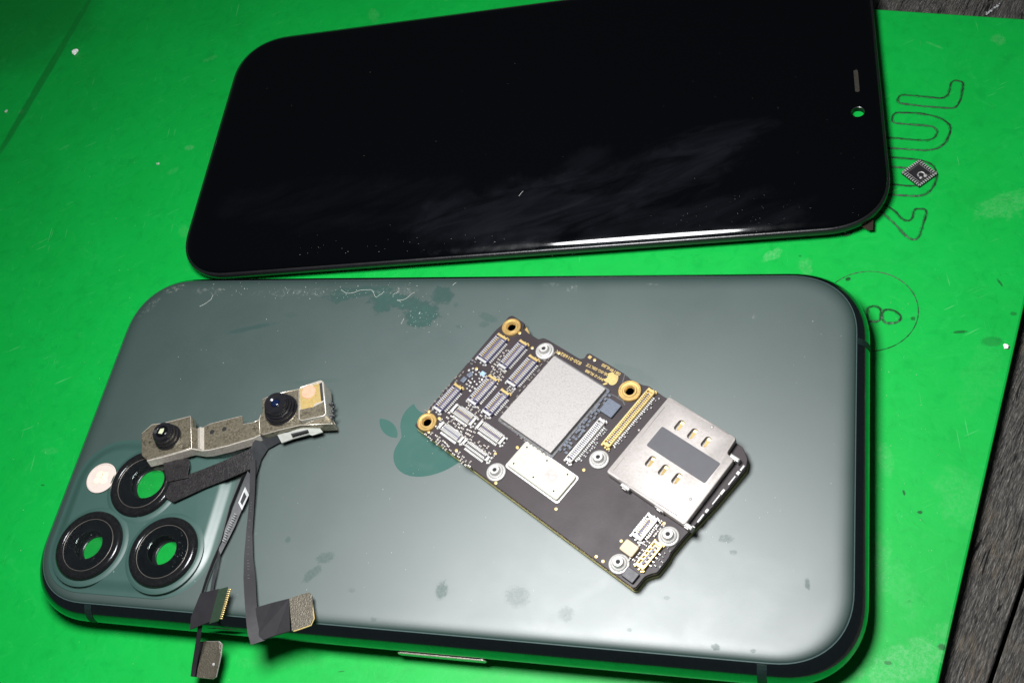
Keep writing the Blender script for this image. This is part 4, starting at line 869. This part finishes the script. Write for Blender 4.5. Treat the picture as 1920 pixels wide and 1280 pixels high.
# ================================================================ loose chip on the mat
cq = [P(*q, .07) for q in ((1690.6, 322.6), (1723.5, 299), (1757, 324), (1724.7, 349))]; cc = sum(cq, Vector())/4
ca = math.atan2((cq[2]-cq[1]).y+(cq[3]-cq[0]).y, (cq[2]-cq[1]).x+(cq[3]-cq[0]).x)
chp = thing('loose_chip', 'tiny square black chip with silver pads on all four edges lying on the mat', 'chip', (cc.x, cc.y, 0), ca)
sw = ((cq[2]-cq[1]).length+(cq[3]-cq[0]).length)/4; sh_ = ((cq[1]-cq[0]).length+(cq[2]-cq[3]).length)/4
mb = MB(); mb.box(-sw, -sh_, .003, sw, sh_, .065, .008); body_ = mb.build('chip_body', M['flexsm'], chp)
for e_ in range(4):
    for k in range(9):
        t = (k-4)/4.6; mb = MB()
        if e_ < 2: s_ = 1 if e_ == 0 else -1; x, y = t*sw, s_*(sh_-.02); mb.box(x-.011, y-.026, .055, x+.011, y+.026, .0685, .002)
        else: s_ = 1 if e_ == 2 else -1; x, y = s_*(sw-.02), t*sh_; mb.box(x-.026, y-.011, .055, x+.026, y+.011, .0685, .002)
        mb.build('solder_pad', M['solder'], chp)
mb = MB(); ii = [(-sw*.68, -sh_*.68), (sw*.68, -sh_*.68), (sw*.68, sh_*.68), (-sw*.68, sh_*.68), (-sw*.68, -sh_*.68)]
mb.tube([(x, y, .066) for x, y in ii], .007, 4); mb.build('pad_border', M['conn'], chp)
mb = MB(); mb.tube([(.06+.06*math.cos(t/8*2*PI)*1.1, -.01+.06*math.sin(t/8*2*PI), .066) for t in range(7)], .014, 5); mb.ball(.12, .03, .066, .035, .4, 7); mb.ball(.1, -.06, .066, .03, .4, 7); mb.build('solder_smear', M['solder'], chp)
mb = MB(); mb.prism([(-sw*.62, -sh_*.62), (sw*.62, -sh_*.62), (sw*.62, sh_*.62), (-sw*.62, sh_*.62)], .06, .0665); mb.build('thermal_pad', M['flexsm'], chp)
# ================================================================ crumbs, fibres, dust
def crumb(px, py, z, r, label, seed, mat='chalk'):
    rnd = random.Random(seed); bm = bmesh.new(); bmesh.ops.create_icosphere(bm, subdivisions=2, radius=1)
    for v_ in bm.verts: v_.co *= 1+rnd.uniform(-.28, .22)
    for v_ in bm.verts: v_.co = Vector((v_.co.x*r, v_.co.y*r*.75, (v_.co.z+.8)*r*.6))
    me = bpy.data.meshes.new('crumb'); bm.to_mesh(me); bm.free(); q = P(px, py, z)
    return tag(link('crumb', me, M[mat], None, loc=(q.x, q.y, z), rot=(0, 0, seed)), label, 'crumb', 'crumbs on the mat')
crumb(142, 100, 0, .09, 'white crumb on the mat in the dark upper left corner', 1)
crumb(1886, 651, 0, .055, 'white crumb on the mat close to its right edge', 2)
crumb(297, 308, 0, .04, 'small pale crumb on the mat left of the black display', 3, 'chalkdim')
crumb(13, 210, 0, .05, 'faint crumb at the left border of the mat', 4, 'chalkdim')
q = P(1862, 14, TZ)
mb = MB(); rnd = random.Random(12)
for k in range(22):
    t = k/21; x, y = 1850+t*24+rnd.uniform(-2, 2), 27-t*18+rnd.uniform(-2, 2); p = P(x, y, TZ); mb.ball(p.x, p.y, TZ+.01, rnd.uniform(.008, .03), .5, 6)
tag(mb.build('chalk_streak', M['print_']), 'white chalky streak on the dark wood above the mat', 'debris')
def fibre(pts, z, r, label, closed=False):
    ps = [P(x, y, z) for x, y in pts]; out = []
    for i in range(len(ps)-1):
        a_, b2, c2, d2 = ps[max(i-1, 0)], ps[i], ps[i+1], ps[min(i+2, len(ps)-1)]
        for k in range(5):
            t = k/5; out.append(.5*((2*b2)+(c2-a_)*t+(2*a_-5*b2+4*c2-d2)*t*t+(-a_+3*b2-3*c2+d2)*t**3))
    out.append(ps[-1]); mb = MB(); mb.tube([q+Vector((0, 0, .006+.01*math.sin(i*.5)**2)) for i, q in enumerate(out)], r, 4)
    return tag(mb.build('fibre', M['fibre']), label, 'fibre', 'fibres on the housing')
Y = lambda l: [(640+x/5.333, 500+y/5.333) for x, y in l]
fibre(Y([(0, 230), (40, 260), (100, 268), (180, 242), (290, 232), (320, 255), (345, 305), (380, 290), (430, 250)]), .808, .0035, 'long wavy pale fibre on the glass near the upper edge of the housing')
fibre(Y([(600, 352), (567, 342), (570, 334), (640, 328), (690, 285), (735, 258)]), .808, .0035, 'hooked pale fibre on the dark smear of the housing glass')
fibre(Y([(515, 285), (545, 268), (578, 250)]), .808, .0035, 'short straight fibre between the wavy and the hooked one')
fibre(Y([(604, 572), (615, 545), (628, 522)]), .808, .0035, 'short pale fibre just below the dark smear')
fibre(Y([(1115, 188), (1150, 162)]), .808, .0035, 'tiny straight fibre near the upper edge right of the smear')
fibre([(400, 553), (397, 560), (391, 566), (375, 575)], .808, .0035, 'thin fibre at the upper left corner of the housing')
fibre([(973, 368), (981, 359)], .432, .004, 'short pale fibre in the middle of the black display')
def dust(name, n_, region, z, seed, rr=(.004, .012), parent=None, gauss=None, mat='fibre', label='fine pale dust'):
    rnd = random.Random(seed); mb = MB()
    for _ in range(n_):
        if gauss: px, py = rnd.gauss(gauss[0], gauss[2]), rnd.gauss(gauss[1], gauss[3])
        else: px, py = rnd.uniform(region[0], region[2]), rnd.uniform(region[1], region[3])
        p = P(px, py, z); r = rnd.uniform(*rr)*rnd.random()**.7+rr[0]*.5
        if rnd.random() < .12: a_ = rnd.uniform(0, 6.3); l_ = r*rnd.uniform(2, 6); mb.tube([(p.x, p.y, z+.003), (p.x+l_*math.cos(a_), p.y+l_*math.sin(a_), z+.004)], r*.4, 3)
        else: mb.ball(p.x, p.y, z+r*.4, r, .7, 5)
    return mb
def mdust(name, mbs, label, mat='fibre'):
    mb = MB()
    for m_ in mbs: mb.add(m_.v, m_.f)
    o = mb.build(name, M[mat], None, kind='stuff'); o['label'] = label; return o
mdust('dust_on_display', [dust('d', 50, (480, 100, 1620, 430), .431, 1, (.0015, .0035)), dust('d', 60, None, .431, 2, (.0015, .0035), gauss=(1390, 405, 90, 25)), dust('d', 50, (560, 440, 1100, 480), .431, 3, (.002, .0045))], 'fine pale dust specks on the black display glass')
mdust('dust_on_housing', [dust('d', 110, (300, 560, 1580, 1130), .808, 4, (.003, .007)), dust('d', 110, (400, 530, 800, 560), .808, 5, (.003, .009)), dust('d', 60, None, .808, 6, (.003, .008), gauss=(790, 600, 25, 12)), dust('d', 30, None, .808, 7, (.003, .008), gauss=(850, 840, 50, 25))], 'fine pale dust specks on the frosted back glass')
mdust('dust_on_plateau', [dust('d', 30, (170, 880, 360, 1080), .894, 8, (.003, .008))], 'fine dust specks around the camera rings')
mdust('dust_on_lenses', [dust('d', 60, None, .968, 9, (.002, .0045), gauss=(338, 1035, 10, 18)), dust('d', 16, None, .968, 10, (.002, .004), gauss=(165, 1040, 22, 18)), dust('d', 16, None, .968, 11, (.002, .004), gauss=(270, 900, 18, 20))], 'pale dust specks on the black lens glasses')
mdust('dirt_on_mat', [dust('d', 90, (1640, 500, 1765, 1270), 0, 12, (.002, .006)), dust('d', 60, (10, 300, 300, 1100), 0, 13, (.003, .007)), dust('d', 40, (100, 1170, 1500, 1275), 0, 14, (.002, .006))], 'tiny pale specks scattered over the green mat')
